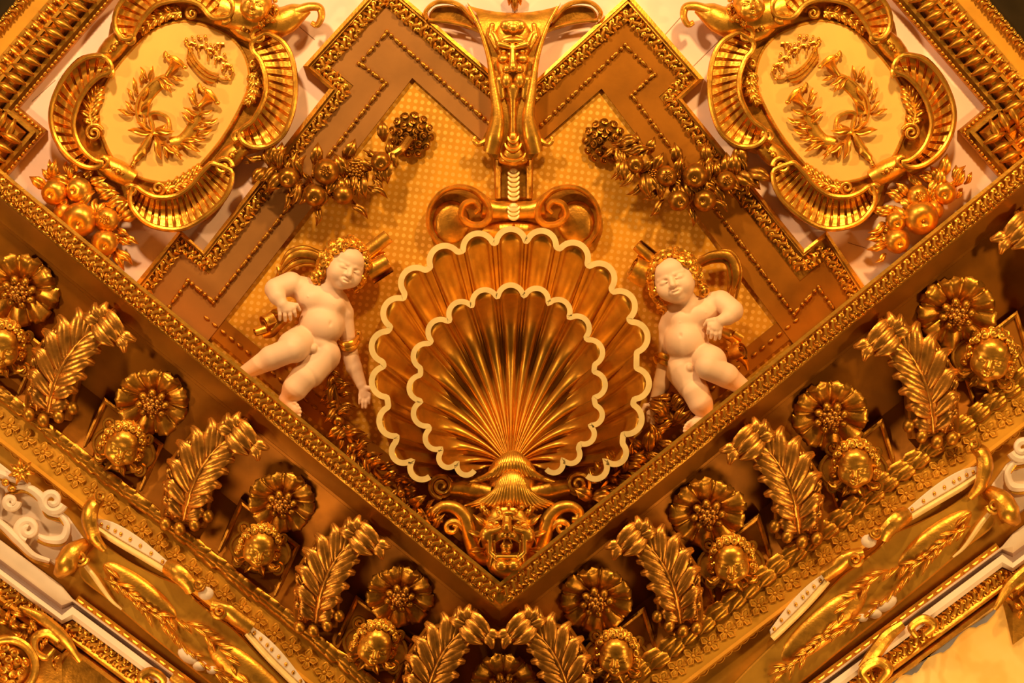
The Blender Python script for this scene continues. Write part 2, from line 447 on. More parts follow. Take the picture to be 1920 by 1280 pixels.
SIDE = {'l': 'left', 'r': 'right'}
for sd, nm in (('l', 'trim_1'), ('r', 'trim_2')):
    c = thing(nm, 'gilded cornice running down from the %s edge to the corner' % SIDE[sd], 'cornice', (938, 1130, 60), kind='structure')
    part('edge_moulding', strips([ln(sd, 'top', 3, 20), ln(sd, 'top', 0, 144), ln(sd, 'top', 0, 151), ln(sd, 'top', 8, 152), ln(sd, 'top', 10, 148),
                                  ln(sd, 'top', 18, 144), ln(sd, 'top', 30, 140), ln(sd, 'top', 41, 139), ln(sd, 'top', 44, 134), ln(sd, 'bead', 0, 128)]), GOLD, c, sharp=35)
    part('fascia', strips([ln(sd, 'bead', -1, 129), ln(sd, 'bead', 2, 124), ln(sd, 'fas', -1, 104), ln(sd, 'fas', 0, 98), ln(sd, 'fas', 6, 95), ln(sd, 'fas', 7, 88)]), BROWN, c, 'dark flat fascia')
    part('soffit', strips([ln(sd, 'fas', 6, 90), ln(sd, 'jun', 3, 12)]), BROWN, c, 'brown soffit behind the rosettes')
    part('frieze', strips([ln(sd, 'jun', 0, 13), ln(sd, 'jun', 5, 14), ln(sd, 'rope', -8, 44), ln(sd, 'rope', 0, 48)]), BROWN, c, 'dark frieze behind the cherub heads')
    a = ln(sd, 'top', 27, 143); a = a if sd == 'r' else a
    P = [a[0] + (a[-1] - a[0]) * .006, a[-1]]
    for p, ang, L in seq(P, 17.5):
        apart('moulding_leaf', LEAFM, c, p, (ang if sd == 'r' else ang + 180) + random.uniform(-9, 9), random.uniform(1.12, 1.25))
    b = ln(sd, 'bead', -8, 136); bead_run(c, [b[0] + (b[-1] - b[0]) * .01, b[-1]])
    # the laurel rope
    r = part('laurel_rope', tube(ln(sd, 'rope', 0, 50, 30)[2:], 12, 10), BRONZE, c, 'dark gilded laurel rope moulding')
    q = ln(sd, 'rope', 0, 58)[1:]
    for p, ang, L in seq([q[0], q[-1]], 36):
        for dy in (-7, 6):
            apart('laurel_leaf', RLEAFM, r, p + np.array([random.uniform(-3, 3) + dy, dy * .7, -abs(dy) * .3]), ang + random.uniform(-7, 7) + (180 if sd == 'l' else 0) - dy * .6, random.uniform(.85, 1.05))

# --- stepped frames either side
FR = {'l': dict(
    O=[(925, 138), (718, -40), (568, 124), (617, 166), (380, 470), (337, 430), (200, 596)],
    A=[(925, 152), (720, -24), (584, 124), (634, 168), (384, 482), (339, 443), (213, 609)],
    B=[(925, 191), (724, 13), (620, 126), (662, 160), (391, 513), (339, 472), (228, 622)],
    C=[(925, 238), (726, 60), (674, 118), (723, 155), (401, 566), (353, 526), (270, 640)],
    E=[(925, 283), (773, 146), (340, 703)]),
    'r': dict(
    O=[(998, 156), (1180, -12), (1320, 148), (1279, 185), (1508, 467), (1550, 433), (1680, 622)],
    A=[(998, 168), (1178, 6), (1304, 148), (1266, 184), (1506, 480), (1548, 446), (1666, 634)],
    B=[(998, 197), (1175, 42), (1273, 147), (1236, 181), (1500, 526), (1545, 489), (1650, 643)],
    C=[(998, 250), (1172, 84), (1227, 138), (1185, 178), (1488, 588), (1534, 538), (1615, 650)],
    E=[(998, 280), (1128, 166), (1540, 714)])}
for sd in 'lr':
    f = FR[sd]; nm = SIDE[sd]; H = lambda k, h: [(x, y, h) for x, y in f[k]]
    t = thing('stepped_frame', 'gilded stepped moulding frame with leaf and bead bands on the %s of the shell' % nm, 'frame', (*f['C'][3], 0), 'stepped frames around the gold ground')
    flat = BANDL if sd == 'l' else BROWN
    Oo = [(x, y, 0) for x, y in f['O']]
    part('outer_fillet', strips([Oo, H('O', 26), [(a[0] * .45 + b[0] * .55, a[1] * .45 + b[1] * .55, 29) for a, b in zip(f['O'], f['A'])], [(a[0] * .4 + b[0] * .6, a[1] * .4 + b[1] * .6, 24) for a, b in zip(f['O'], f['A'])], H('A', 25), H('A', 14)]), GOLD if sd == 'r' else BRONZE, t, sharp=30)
    part('leaf_bed', strips([H('A', 15), H('B', 14)]), BRONZE, t)
    part('flat_band', strips([H('B', 16), [(a[0] * .97 + b[0] * .03, a[1] * .97 + b[1] * .03, 15) for a, b in zip(f['B'], f['C'])], H('C', 13)]), flat, t, sharp=30)
    inner = f['C'] + f['E'][::-1]
    part('inner_band', plate(inner, 1, 12), flat, t, sharp=30)
    mid = [((a[0] + b[0]) / 2, (a[1] + b[1]) / 2, 18) for a, b in zip(f['A'], f['B'])]
    for p, ang, L in seq(mid, 17): apart('frame_leaf', LEAFB, t, p + np.array([random.uniform(-2, 2), random.uniform(-2, 2), 0]), ang + random.choice((0, 180)) + random.uniform(-25, 25), random.uniform(.95, 1.2))
    bead_run(t, H('C', 15), bead=BEADS, reel=REELS, pitch=33, names=('frame_bead', 'frame_reel'))
# ------------------------------------------------------------------ cherub faces, curls
def face_prims(R, wide=.86, open_=0.0, smile=.1, lids=True):
    """child's face, half-height R, looking along +h, drawn around its centre (y down)"""
    s = lambda *v: tuple(a * R for a in v)
    p = [E((0, -.12 * R, -.05 * R), s(wide, .92, .80)), E((0, .25 * R, .1 * R), s(wide * .86, .75, .66), k=.2 * R)]
    for q in (-1, 1):
        p.append(E(s(q * .40, .34, .40), s(.34, .36, .34), k=.22 * R))
    p.append(E(s(0, .76, .42), s(.24, .2, .22), k=.16 * R))
    p.append(E(s(0, -.42, .5), s(.5, .34, .3), k=.2 * R))
    for q in (-1, 1):
        p.append(E(s(q * .36, .02, .92), s(.23, .13, .2), k=.12 * R, op='-'))
        p.append(E(s(q * .36, .05, .62), s(.19, .135, .17), k=.03 * R))
        p.append(Cn(s(q * .16, -.12, .76), s(q * .55, -.14, .56), .055 * R, .04 * R, k=.1 * R))
        if lids: p.append(Cn(s(q * .20, .06, .795), s(q * .53, .07, .66), .03 * R, .025 * R, k=.03 * R))
    p.append(Cn(s(0, -.08, .72), s(0, .27, .90), .085 * R, .125 * R, k=.10 * R))
    for q in (-1, 1): p.append(E(s(q * .13, .31, .80), s(.085, .075, .09), k=.05 * R))
    p.append(E(s(0, .56, .70), s(.26, .17, .12), k=.1 * R))
    p.append(E(s(0, .565, .92), s(.20, .025 + open_, .13), k=.04 * R, op='-'))
    for q in (-1, 1): p.append(E(s(q * .21, .55 - smile * .5, .82), s(.05, .05, .08), k=.06 * R, op='-'))
    p.append(E(s(0, .50, .80), s(.17, .05, .09), k=.04 * R)); p.append(E(s(0, .635 + open_, .79), s(.14, .06, .09), k=.04 * R))
    return p
def curl(c, r, Rm, a0=0, turns=1.6, th=.28):
    """one lock wound into a spiral; Rm columns: across, along, out"""
    P = spiral((0, 0), r * .92, r * .15, a0, turns, 16, 0, r * .55)
    g = tube(P, np.linspace(r * th, r * th * .6, 16), 5)
    return g.tf(Rm, c)
def frame_to(n):
    n = np.array(n, float); n /= np.linalg.norm(n); u = np.array([0, 0, 1.]) if abs(n[2]) < .9 else np.array([1., 0, 0])
    a = np.cross(u, n); a /= np.linalg.norm(a); return np.stack([a, np.cross(n, a), n], 1)
def curls(R, r, wide=.86, seed=1, rows=((-.95, .1, 7), (-.72, .42, 8), (-.4, .1, 0)), sides=True):
    """hair of curls around a face of half-height R"""
    rg = random.Random(seed); g = G(); pts = []
    for a in np.linspace(-196, 16, 13): # round the face
        pts.append((math.cos(math.radians(a)) * (wide + .10), math.sin(math.radians(a)) * 1.02 - .10, .08))
    for a in np.linspace(-150, -30, 6):
        pts.append((math.cos(math.radians(a)) * .84, math.sin(math.radians(a)) * .95 - .10, .3))
    for q in (-1, 1): pts += [(q * .98, .30, -.05), (q * .94, .55, -.12)]
    for x, y, z in pts:
        n = (x * .7 + rg.uniform(-.2, .2), y * .7 + rg.uniform(-.2, .2), .75)
        rr = r * rg.uniform(.8, 1.15)
        c = (x * R, y * R, z * R)
        g.join(ball(c, rr * .75, 6, 4)).join(curl(c, rr, frame_to(n), rg.uniform(0, 360), rg.choice((-1.6, 1.6))))
    return g

# ------------------------------------------------------------------ rosettes on the soffit
def petal(a, r0, r1, w, h0, h1, lobed=True):
    g = G(); ca, sa = math.cos(a), math.sin(a)
    nu, nv = 7, 9; V = []
    for i in range(nu):
        t = i / (nu - 1); r = r0 + (r1 - r0) * (1 - (1 - t) ** 1.3)
        ww = w * (.45 + .55 * math.sin(min(1, t * 1.15) * PI / 2)) * (1 if t < .8 else math.sqrt(max(0, 1 - ((t - .8) / .21) ** 2)) * .85 + .15)
        for j in range(nv):
            s = j / (nv - 1) * 2 - 1
            hh = h0 + (h1 - h0) * math.sin(t * PI * .62) * (1 - .5 * s * s) + (3.2 * math.cos(s * PI * 2.0) if lobed else 0) * t * .7 - (abs(s) ** 6) * 5 - max(0, t - .85) * 30
            rr = r - (1.0 * (1 - math.cos(s * PI * 2)) if lobed else 0) * t
            V.append((rr * ca - s * ww * sa, rr * sa + s * ww * ca, hh))
    return g.add(V, gridf(nu, nv))
PET = lmesh('petal', petal(0, 20, 71, 20, 5, 22), BRONZE, 60)
PETS = lmesh('sepal', petal(0, 24, 66, 8, 3, 13, False), BRONZE, 60)
kn = G()
rg = random.Random(3)
for i in range(22):
    a = i * 2.39996; r = 4.0 * math.sqrt(i); kn.join(ball((r * math.cos(a), r * math.sin(a), 31 - r * r * .05), rg.uniform(4.8, 6.4), 6, 4))
kn.join(ball((0, 0, 14), (18, 18, 12), 10, 5))
KNOB = lmesh('seed_head', kn, WORN, 60)
BUD = lmesh('bud', ball((0, 0, 0), (9, 7.4, 9), 8, 5), BRONZE, 60)
disc = tube([(0, 0, -22), (0, 0, 2)], [30, 34], 18)
DISC = lmesh('rosette_back', disc, BRONZE)
def rosette(label, at, r, rot, grp='rosettes along the cornice soffit', tilt=24, npet=9):
    t = thing('rosette', label, 'rosette', at, grp, rot=rot, tilt=tilt); s = r / 71
    lpart('rosette_back', DISC, t, s=s)
    for i in range(npet):
        a = i * 360 / npet; lpart('petal', PET, t, (0, 0, 0), a, s * random.uniform(.96, 1.03)); lpart('sepal', PETS, t, (0, 0, 0), a + 180 / npet, s)
    for i in range(8):
        a = math.radians(i * 45 + 20); lpart('bud', BUD, t, (24 * s * math.cos(a), 24 * s * math.sin(a), 19 * s), i * 45, s)
    lpart('seed_head', KNOB, t, (0, 0, 1), 0, s)
    return t
N_ = ('first', 'second', 'third', 'fourth')
rg = random.Random(11)
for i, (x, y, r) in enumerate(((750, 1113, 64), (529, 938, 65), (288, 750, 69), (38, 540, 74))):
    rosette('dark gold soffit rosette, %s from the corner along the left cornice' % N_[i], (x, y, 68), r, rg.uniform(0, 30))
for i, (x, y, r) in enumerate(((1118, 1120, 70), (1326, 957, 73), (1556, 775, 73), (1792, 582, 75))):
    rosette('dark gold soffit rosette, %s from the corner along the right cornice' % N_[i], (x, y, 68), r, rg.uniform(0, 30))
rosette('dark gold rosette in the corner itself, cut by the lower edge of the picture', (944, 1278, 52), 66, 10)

# ------------------------------------------------------------------ cherub heads on scrolled plaques
HR = 41
FACE = lmesh('face', clay(face_prims(HR, .80, .02), 1.5), GOLD, 0)
HAIR = lmesh('hair', curls(HR, 8.5, .82, 4), GOLD, 50)
def bean(rx, ry, n=26):
    return [(rx * math.cos(a) * (1 + .12 * math.cos(2 * a)), ry * math.sin(a)) for a in np.linspace(0, 2 * PI, n, endpoint=False)]
plq = plate([(x, y + 4) for x, y in bean(56, 46)], -22, -4, 5)
o2 = np.array([(x * 1.0, y * 1.0 + 4, -4) for x, y in bean(54, 44)]); plq.join(tube(o2, 3.4, 6, closed=True))
plq.join(tube(spiral((-40, -34), 13, 2, 90, 1.7, 22, -2, 6), np.linspace(4, 2.4, 22), 6)).join(tube(spiral((42, 34), 12, 2, 270, 1.7, 22, -2, 6), np.linspace(4, 2.4, 22), 6))
plq.join(tube(spiral((40, -30), 9, 2, 90, -1.5, 18, -2, 5), np.linspace(3.5, 2, 18), 6)).join(tube(spiral((-38, 38), 10, 2, 250, -1.6, 18, -2, 5), np.linspace(3.5, 2.4, 18), 6))
PLQ = lmesh('scrolled_plaque', plq, BRONZE, 50)
drap = G()
for q in (-1, 1):
    drap.join(blade([(q * 20, 30, 2), (q * 36, 40, 8), (q * 46, 34, 4)], [3, 9, 2], 5, n=8)).join(blade([(q * 6, 36, 4), (q * 14, 50, 8), (q * 20, 60, 2)], [4, 8, 1], 5, n=8))
drap.join(ball((0, 42, 4), (14, 12, 10), 10, 5))
DRAP = lmesh('collar', drap, BRONZE, 50)
def cherub(label, at, s, rot, yaw, pitch, panel):
    t = thing('cherub_head', label, 'cherub head', at, 'cherub heads between the brackets')
    P = np.array(panel, float)
    part('panel', plate(P, 14, 36, 3), BROWN, t, 'flat moulded panel behind the head')
    fr = sweep(P, [(0, 30), (-1, 40), (-5, 42), (-9, 40), (-11, 35)] if np.sum(P[:, 0] * np.roll(P[:, 1], -1) - np.roll(P[:, 0], -1) * P[:, 1]) > 0 else [(0, 30), (1, 40), (5, 42), (9, 40), (11, 35)], True)
    part('panel_moulding', fr, BRONZE, t, sharp=30)
    R = Matrix.Rotation(-math.radians(rot), 4, 'Z') @ Matrix.Rotation(math.radians(yaw), 4, 'Y') @ Matrix.Rotation(math.radians(pitch), 4, 'X')
    lpart('scrolled_plaque', PLQ, t, (0, 6, -4), s=s, rot=rot)
    lpart('collar', DRAP, t, (0, 0, -4), s=s, rot=rot)
    f = lpart('face', FACE, t, (0, 0, 16), s=(s, s, s), R=R)
    lpart('hair', HAIR, t, (0, 0, 16), s=(s, s, s), R=R)
    return t
def para(c, a, b, wa, wb):
    a = np.array(a, float); b = np.array(b, float); a /= np.linalg.norm(a); b /= np.linalg.norm(b); c = np.array(c, float)
    return [c - a * wa - b * wb, c + a * wa - b * wb, c + a * wa + b * wb, c - a * wa + b * wb]
for i, (x, y, s, rot) in enumerate(((704, 1203, .98, 14), (488, 1022, .92, 12), (232, 832, .96, 18), (6, 646, 1.02, 10))):
    cherub('gilded cherub head on a scrolled plaque, %s from the corner along the left cornice' % N_[i], (x, y, 66), s, rot, 14, 18,
           para((x - 6, y + 12), (126, 100), (-38, 84), 72, 62))
for i, (x, y, s, rot) in enumerate(((1156, 1222, .98, 4), (1371, 1048, 1.0, -2), (1602, 870, 1.02, 2), (1855, 668, 1.1, 16))):
    cherub('gilded cherub head on a scrolled plaque, %s from the corner along the right cornice' % N_[i], (x, y, 66), s, rot, -8, 16,
           para((x + 14, y + 14), (-125, 98), (26, 84), 72, 60))

# ------------------------------------------------------------------ acanthus brackets
def acanthus(axis, spread, n=9, ln0=34, wid=8.5, lift=8, drop=10, side=(1, 1), ang=(58, 18)):
    """leaf of curved leaflets set either side of a rib"""
    g = G(); A = resample(spline(axis, 8), 40)
    T = np.gradient(A, axis=0); T /= np.linalg.norm(T, axis=1)[:, None]
    for q in (-1, 1):
        if not side[0 if q < 0 else 1]: continue
        for i in range(n):
            t = .04 + .9 * i / (n - 1); k = int(t * 39); p = A[k]; d = T[k]; nn = np.array([-d[1], d[0], 0]) * q
            L = ln0 * (.75 + .5 * math.sin(PI * min(1, t * 1.1))) * spread[0 if q < 0 else 1]
            al = math.radians(ang[0] + (ang[1] - ang[0]) * t)
            dir_ = d * math.cos(al) + nn * math.sin(al)
            m = p + dir_ * L * .5 + (0, 0, lift); e = p + d * math.cos(al * 1.25) * L + nn * math.sin(al * 1.15) * L + np.array([0, 0, -drop])
            g.join(blade([p + (0, 0, -1), p + dir_ * L * .25 + (0, 0, lift * .7), m, p + dir_ * L * .8 + (0, 0, lift * .5), e], [wid * .5, wid * .85, wid * 1.05, wid * .95, wid * .45], 5, .25, n=9))
    g.join(tube(A + np.array([0, 0, 3]), np.linspace(5, 3, 40), 6))
    for q in (-8, -4, 4, 8):
        g.join(tube(A + np.stack([-T[:, 1] * q, T[:, 0] * q, np.full(40, 2.)], 1), np.linspace(3, 2, 40), 5))
    return g
ax = [(8, 0, 0), (-2, -52, 30), (-22, -104, 46), (-52, -146, 52), (-72, -158, 50)]
ac = acanthus(ax, (1.25, 1.6), 8, 42, 12, 5, 12)
ac.join(acanthus([(30, 0, -8), (34, -50, 18), (26, -100, 34), (6, -140, 44)], (.6, .7), 7, 30, 8, 4, 8, ang=(48, 14)))
ACAN = lmesh('acanthus_leaf', ac, WORN, 60)
cb = G(); rg = random.Random(5)
cb.join(ball((0, 2, 2), (29, 23, 22), 18, 10, rotz(-35)))
for u in (-.8, 0, .8): # broad lobes lapping over the bud
    cb.join(blade([(24 + u * 8, -22 + u * 12, 6), (12 + u * 12, -10 + u * 17, 20), (-4 + u * 12, 6 + u * 16, 24), (-20 + u * 10, 22 + u * 8, 10)], [5, 10, 10, 3], 4, .15, n=10))
for x, y, a in ((28, -26, -75), (36, -12, -25), (16, -30, -110), (-26, 22, 105), (-32, 10, 165)):
    r = math.radians(a); cb.join(blade([(x * .45, y * .45, 10), (x, y, 18), (x + 15 * math.cos(r), y + 15 * math.sin(r), 8)], [5, 11, 4], 5, .2, n=8))
CURLB = lmesh('leaf_curl', cb, WORN, 60)
EGG = lmesh('egg', ball((0, 0, 0), (11, 13, 12), 10, 7), BRONZE, 60)
block = plate([(-30, 12), (54, 12), (52, -40), (40, -110), (8, -158), (-60, -172), (-84, -150), (-50, -120), (-38, -60)], -40, -4, 4)
bl = block.V(); bl[:, 2] += np.clip(-bl[:, 1] * .3, 0, 46); block.v = [bl]
BLOCK = lmesh('bracket_block', block, BROWN, 30)
def bracket(label, at, sx, s, rot=0.0, kx=1.0):
    t = thing('acanthus_bracket', label, 'bracket', at, 'acanthus brackets under the cornice'); put(t, at, rot, None, sx)
    lpart('bracket_block', BLOCK, t, s=s); lpart('acanthus_leaf', ACAN, t, s=s, loc=(0, 0, 4))
    lpart('leaf_curl', CURLB, t, (-88 * s, -160 * s, 52 * s), 0, s)
    for x, y in ((-34, -16), (-12, 2), (14, 12), (40, 6)): lpart('egg', EGG, t, (x * s, (y + 4) * s, 10), 20, s)
    return t
for i, (x, y, s, rot) in enumerate(((1062, 1330, .98, 0), (1266, 1166, .98, 0), (1488, 998, 1.05, 0), (1740, 810, 1.08, 0), (1995, 615, 1.1, 0))):
    bracket('gilded acanthus bracket, %s from the corner along the right cornice' % (N_ + ('fifth',))[i], (x, y, 66), 1, s, rot)
for i, (x, y, s, rot) in enumerate(((806, 1330, .98, 0), (602, 1165, .98, 0), (354, 975, 1.03, 6), (100, 772, 1.05, 8))):
    bracket('gilded acanthus bracket, %s from the corner along the left cornice' % N_[i], (x, y, 66), -1, s, rot)
# ------------------------------------------------------------------ the scallop shell
HX, HY = 958.0, 908.0
OUT_L = [(776, 893), (738, 858), (712, 797), (697, 718), (697, 645), (721, 575), (759, 511), (820, 464), (890, 438), (957, 429), (1021, 433), (1088, 458), (1144, 502), (1187, 560), (1214, 627), (1217, 721), (1202, 794), (1170, 861), (1130, 893)]
IN_L = [(867, 889), (829, 872), (800, 832), (776, 782), (767, 727), (776, 660), (808, 607), (852, 569), (902, 544), (957, 534), (1012, 541), (1059, 565), (1100, 601), (1129, 654), (1135, 721), (1129, 782), (1112, 823), (1082, 864), (1047, 884)]
def lobed(L, r, span=84, per=15, gap=3):
    """boundary of round lobes joined by short straight notches: points and the place across each lobe (|s|>1 in the notches)"""
    L = np.array(L, float); n = len(L); T = np.zeros_like(L)
    T[1:-1] = L[2:] - L[:-2]; T[0] = L[1] - L[0]; T[-1] = L[-1] - L[-2]; T /= np.linalg.norm(T, axis=1)[:, None]
    Nn = np.stack([T[:, 1], -T[:, 0]], 1)           # outward (the list runs clockwise over the top)
    sp = np.linalg.norm(np.diff(L, axis=0), axis=1)
    pts, ss = [], []
    for i in range(n):
        d = min(sp[max(0, i - 1)], sp[min(n - 2, i)]); ri = min(r, d * .43)
        c = L[i] - Nn[i] * ri
        for ph in np.linspace(-span, span, per):
            p = math.radians(ph); pts.append(c + ri * (math.sin(p) * T[i] + math.cos(p) * Nn[i])); ss.append(math.sin(p))
        if i < n - 1:
            pts += [None] * gap; ss += [1.5] * gap
    for k in range(len(pts)):
        if pts[k] is None:
            i0 = k - 1
            while pts[i0] is None: i0 -= 1
            i1 = k + 1
            while pts[i1] is None: i1 += 1
            for j in range(i0 + 1, i1): pts[j] = pts[i0] + (pts[i1] - pts[i0]) * (j - i0) / (i1 - i0)
    return np.array(pts), np.array(ss)
def shell_bowl(L, r, hrim, depth, t0, amp, hx, nt=34, half=.86, power=1.6, bend_=0.0, lift_=0.0):
    P, ss = lobed(L, r)
    th = np.unwrap(np.arctan2(HY - P[:, 1], P[:, 0] - HX)); th = th - 2 * PI if th.max() > 3.6 else th
    rr = np.hypot(P[:, 0] - HX, P[:, 1] - HY)
    t = np.linspace(t0, 1, nt) ** .85
    TH = PI / 2 + (th[None, :] - PI / 2) * (1 - bend_ * (1 - t[:, None]) ** 1.3); x = HX + t[:, None] * rr[None] * np.cos(TH); y = HY - t[:, None] * rr[None] * np.sin(TH) - lift_ * (1 - t[:, None])
    bowl = hrim - depth * (1 - t ** power) + hx * np.maximum(0, 1 - t / .8) ** 1.3
    f = np.where(np.abs(ss) < half, np.sqrt(np.maximum(0, 1 - (ss / half) ** 2)), 0)
    ridge = amp * np.outer((.22 + .78 * t) * np.clip(t * 5, 0, 1) * np.clip((1.0 - t) / .05 + .35, 0, 1), f)
    h = bowl[:, None] + ridge
    return G().add(np.stack([x, y, h], -1).reshape(-1, 3), gridf(nt, len(th))), P
SH = thing('scallop_shell', 'large double gilded scallop shell niche with bright scalloped rims in the corner', 'shell', (958, 720, 20))
HO, HI = 136, 146
bo, rimo = shell_bowl(OUT_L, 29, HO - 22, 104, .48, 26, 0, 30, .86, 4.0, .16, 0)
part('outer_shell', bo, SHELLM, SH, sharp=0)
bi, rimi = shell_bowl(IN_L, 24, HI - 22, 117, .06, 23, 98, 46, .86, 4.0, .42, 28)
part('inner_shell', bi, SHELLM, SH, sharp=0)
def rimstrip(P, w, h, dn, sgn=1):
    n_ = int(np.linalg.norm(np.diff(P, axis=0), axis=1).sum() / 3.2); P = resample(P, n_)
    for _ in range(1): P[1:-1] = .5 * P[1:-1] + .25 * (P[:-2] + P[2:])
    return sweep(P, [(-w * .5 * sgn, h - 26), (-w * .5 * sgn, h), (w * .5 * sgn, h), (w * .5 * sgn, h - dn)])
part('outer_rim', rimstrip(rimo, 11, HO, HO - 5, -1), GOLDB, SH, 'bright scalloped outer rim', sharp=30)
part('inner_rim', rimstrip(rimi, 10, HI, 104, -1), GOLDB, SH, 'bright scalloped inner rim', sharp=30)
# fluted hinge: two tiers of strands
def strands(top, w0, ends, n, hs, r):
    """bold strands falling from a rounded crown and flaring to both sides; ends: half width, side y, middle y"""
    g = G()
    for i in range(n):
        u = i / (n - 1) * 2 - 1; au = abs(u)
        xe = top[0] + ends[0] * math.copysign(au ** .9, u); ye = ends[2] + (ends[1] - ends[2]) * au ** 2.4
        xs = top[0] + w0 * u; ys = top[1] + 16 * u * u
        P = [(top[0] + w0 * .8 * u, ys + 2, hs[0] - 14), (xs, ys + 1, hs[0]), (xs + (xe - xs) * (.10 + .16 * (1 - au)), ys + (ye - ys) * .38, hs[1] - 8 * u * u), (xs + (xe - xs) * .45, ys + (ye - ys) * .76, hs[1] - 4 - 14 * u * u), (xe, ye, hs[2] - 16 * u * u)]
        Q = spline(P, 6); k = np.linspace(0, 1, len(Q)); g.join(tube(Q, np.interp(k, [0, .2, .5, .8, 1], [r * .5, r * .8, r, r * 1.15, r * .35]), 7))
    return g
part('hinge_upper_tier', strands((961, 848), 27, (92, 907, 898), 17, (112, 126, 112), 5.4), GOLD, SH, 'fan of strands over the hinge', sharp=0)
part('hinge_lower_tier', strands((960, 886), 25, (88, 948, 958), 17, (134, 146, 124), 5.4), GOLD, SH, 'second fan of strands below the first', sharp=0)
part('hinge_core', G().join(ball((960, 895, 92), (48, 46, 34), 16, 8)), WORN, SH)
for q, cx, cy in ((-1, 828, 911), (1, 1084, 907)):
    arm = tube(spline([(958 + q * 40, 926, 96), (958 + q * 75, 918, 96), (cx - q * 18, cy + 6, 92)], 8), np.linspace(20, 15, 17), 12)
    arm.join(tube(spiral((cx, cy), 23, 3, 90 if q > 0 else 90, -2.0 * q if q > 0 else 2.0, 40, 98, 112), np.linspace(6, 4, 40), 7, 1.5)).join(tube([(cx, cy, 50), (cx, cy, 95)], [25, 23], 16))
    part('volute_arm', arm, GOLD, SH)

# ------------------------------------------------------------------ scrolled pediment above the shell
PD = thing('scroll_pediment', 'gilded pediment of two big volutes above the shell', 'scroll', (963, 405, 4))
XF = lambda x, q: 963 + q * (x - 963)
body = plate(spline([(963, 440), (860, 470), (822, 462), (806, 440), (801, 415), (806, 390), (820, 365), (845, 349), (872, 348), (900, 358), (925, 374), (963, 377), (1001, 374), (1026, 358), (1054, 348), (1081, 349), (1106, 365), (1122, 390), (1130, 415), (1128, 440), (1112, 462), (1066, 470)], 6, True), 5, 22, 6)
part('back_plate', body, BRONZE, PD)
for q in (-1, 1):
    P = spline([(XF(x, q), y, h) for x, y, h in ((826, 463, 24), (805, 430, 28), (805, 392, 34), (827, 361, 40), (858, 350, 46), (890, 358, 50), (912, 380, 52), (918, 404, 53), (905, 420, 54), (882, 420, 56), (865, 405, 58), (870, 384, 60), (888, 378, 61), (898, 390, 62), (890, 400, 62))], 8)
    part('volute', tube(P, np.interp(np.linspace(0, 1, len(P)), [0, .1, .45, .8, 1], [3, 4.5, 6.5, 6.5, 4]), 8, 2.2), GOLD, PD)
    part('bowl', G().join(ball((XF(846, q), 416, 20), (36, 42, 11), 16, 8)), BRONZE, PD, sharp=0)
part('neck', tube([(905, 389, 36), (930, 394, 34), (963, 396, 33), (996, 394, 34), (1021, 389, 36)], [20, 17, 16, 17, 20], 12), GOLD, PD)
lens = G().join(ball((963, 432, 22), (60, 20, 16), 16, 6)); part('belly', lens, GOLD, PD)
def scale_drop(c, w, hgt, h):
    g = G(); P = [(c[0] + w * math.cos(a), c[1] - hgt * .3 + hgt * .8 * math.sin(a), h + 3 * math.sin(a)) for a in np.linspace(PI * .98, PI * .02, 11)]
    g.join(tube(P, np.array([1.5, 2.4, 3, 3.4, 3.8, 4, 3.8, 3.4, 3, 2.4, 1.5]), 6)).join(ball((c[0], c[1] - 2, h - 3), (w * .8, hgt * .7, 4.5), 10, 5)); return g
for i in range(3): part('scale', scale_drop((963, 389 + i * 8), 11 - i * .6, 10, 51), GOLDB, PD)

# ------------------------------------------------------------------ the masked term at the top
TM = thing('term_bracket', 'tall gilded term with a relief mask and flared feet above the pediment', 'bracket', (962, 170, 20))
rows = [(876, 1052, 4, 14), (892, 1041, 22, 26), (902, 1028, 50, 34), (911, 1014, 90, 38), (917, 1007, 130, 40), (920, 1004, 170, 42), (921, 1002, 205, 44), (915, 1008, 238, 44), (904, 1018, 260, 40), (908, 1016, 276, 38), (928, 996, 298, 30), (946, 978, 302, 12)]
V = []
for xl, xr, y, h in rows:
    for u in np.linspace(-1, 1, 13):
        x = (xl + xr) / 2 + (xr - xl) / 2 * math.copysign(min(1, abs(u) * 1.18), u); yy = y + (20 if y < 10 else 8 if y < 30 else 0) * (1 - u * u)
        V.append((x, yy, (h - 6 * (1 - abs(u)) ** 2) if abs(u) < .9 else 4))
part('shaft', G().add(V, gridf(len(rows), 13)), GOLD, TM, sharp=40)
for q in (-1, 1):
    X = lambda x: 962 + q * (x - 962)
    part('side_roll', tube(spline([(X(1046), 12, 40), (X(1026), 50, 42), (X(1008), 105, 44), (X(999), 160, 47), (X(991), 215, 50), (X(996), 252, 46), (X(1004), 284, 38)], 8), np.interp(np.linspace(0, 1, 49), [0, .35, .6, .85, 1], [3, 5, 10, 17, 16]), 10), GOLD, TM)
    part('hooked_foot', tube(spline([(X(1003), 240, 36), (X(1012), 262, 38), (X(1028), 270, 40), (X(1036), 262, 42), (X(1032), 256, 42)], 6), np.linspace(7, 3, 25), 8, 1.4), GOLD, TM)
    # looped ears
    part('ear_loop', tube(spline([(X(1034), 40, 30), (X(1060), 12, 30), (X(1085), 3, 30), (X(1110), 6, 30), (X(1126), 22, 30), (X(1123), 36, 30)], 8), np.linspace(5, 4, 41), 8, 1.8), GOLD, TM)
    part('ear_panel', plate(spline([(X(1030), 58), (X(1042), 32), (X(1062), 14), (X(1090), 10), (X(1112), 16), (X(1118), 36), (X(1080), 44)], 4, True), 5, 16, 3), BRONZE, TM)
    part('ear_bar', tube(spline([(X(1022), 60, 26), (X(1048), 49, 27), (X(1085), 41, 27), (X(1122), 38, 28)], 8), 4.0, 8, 1.4), GOLD, TM)
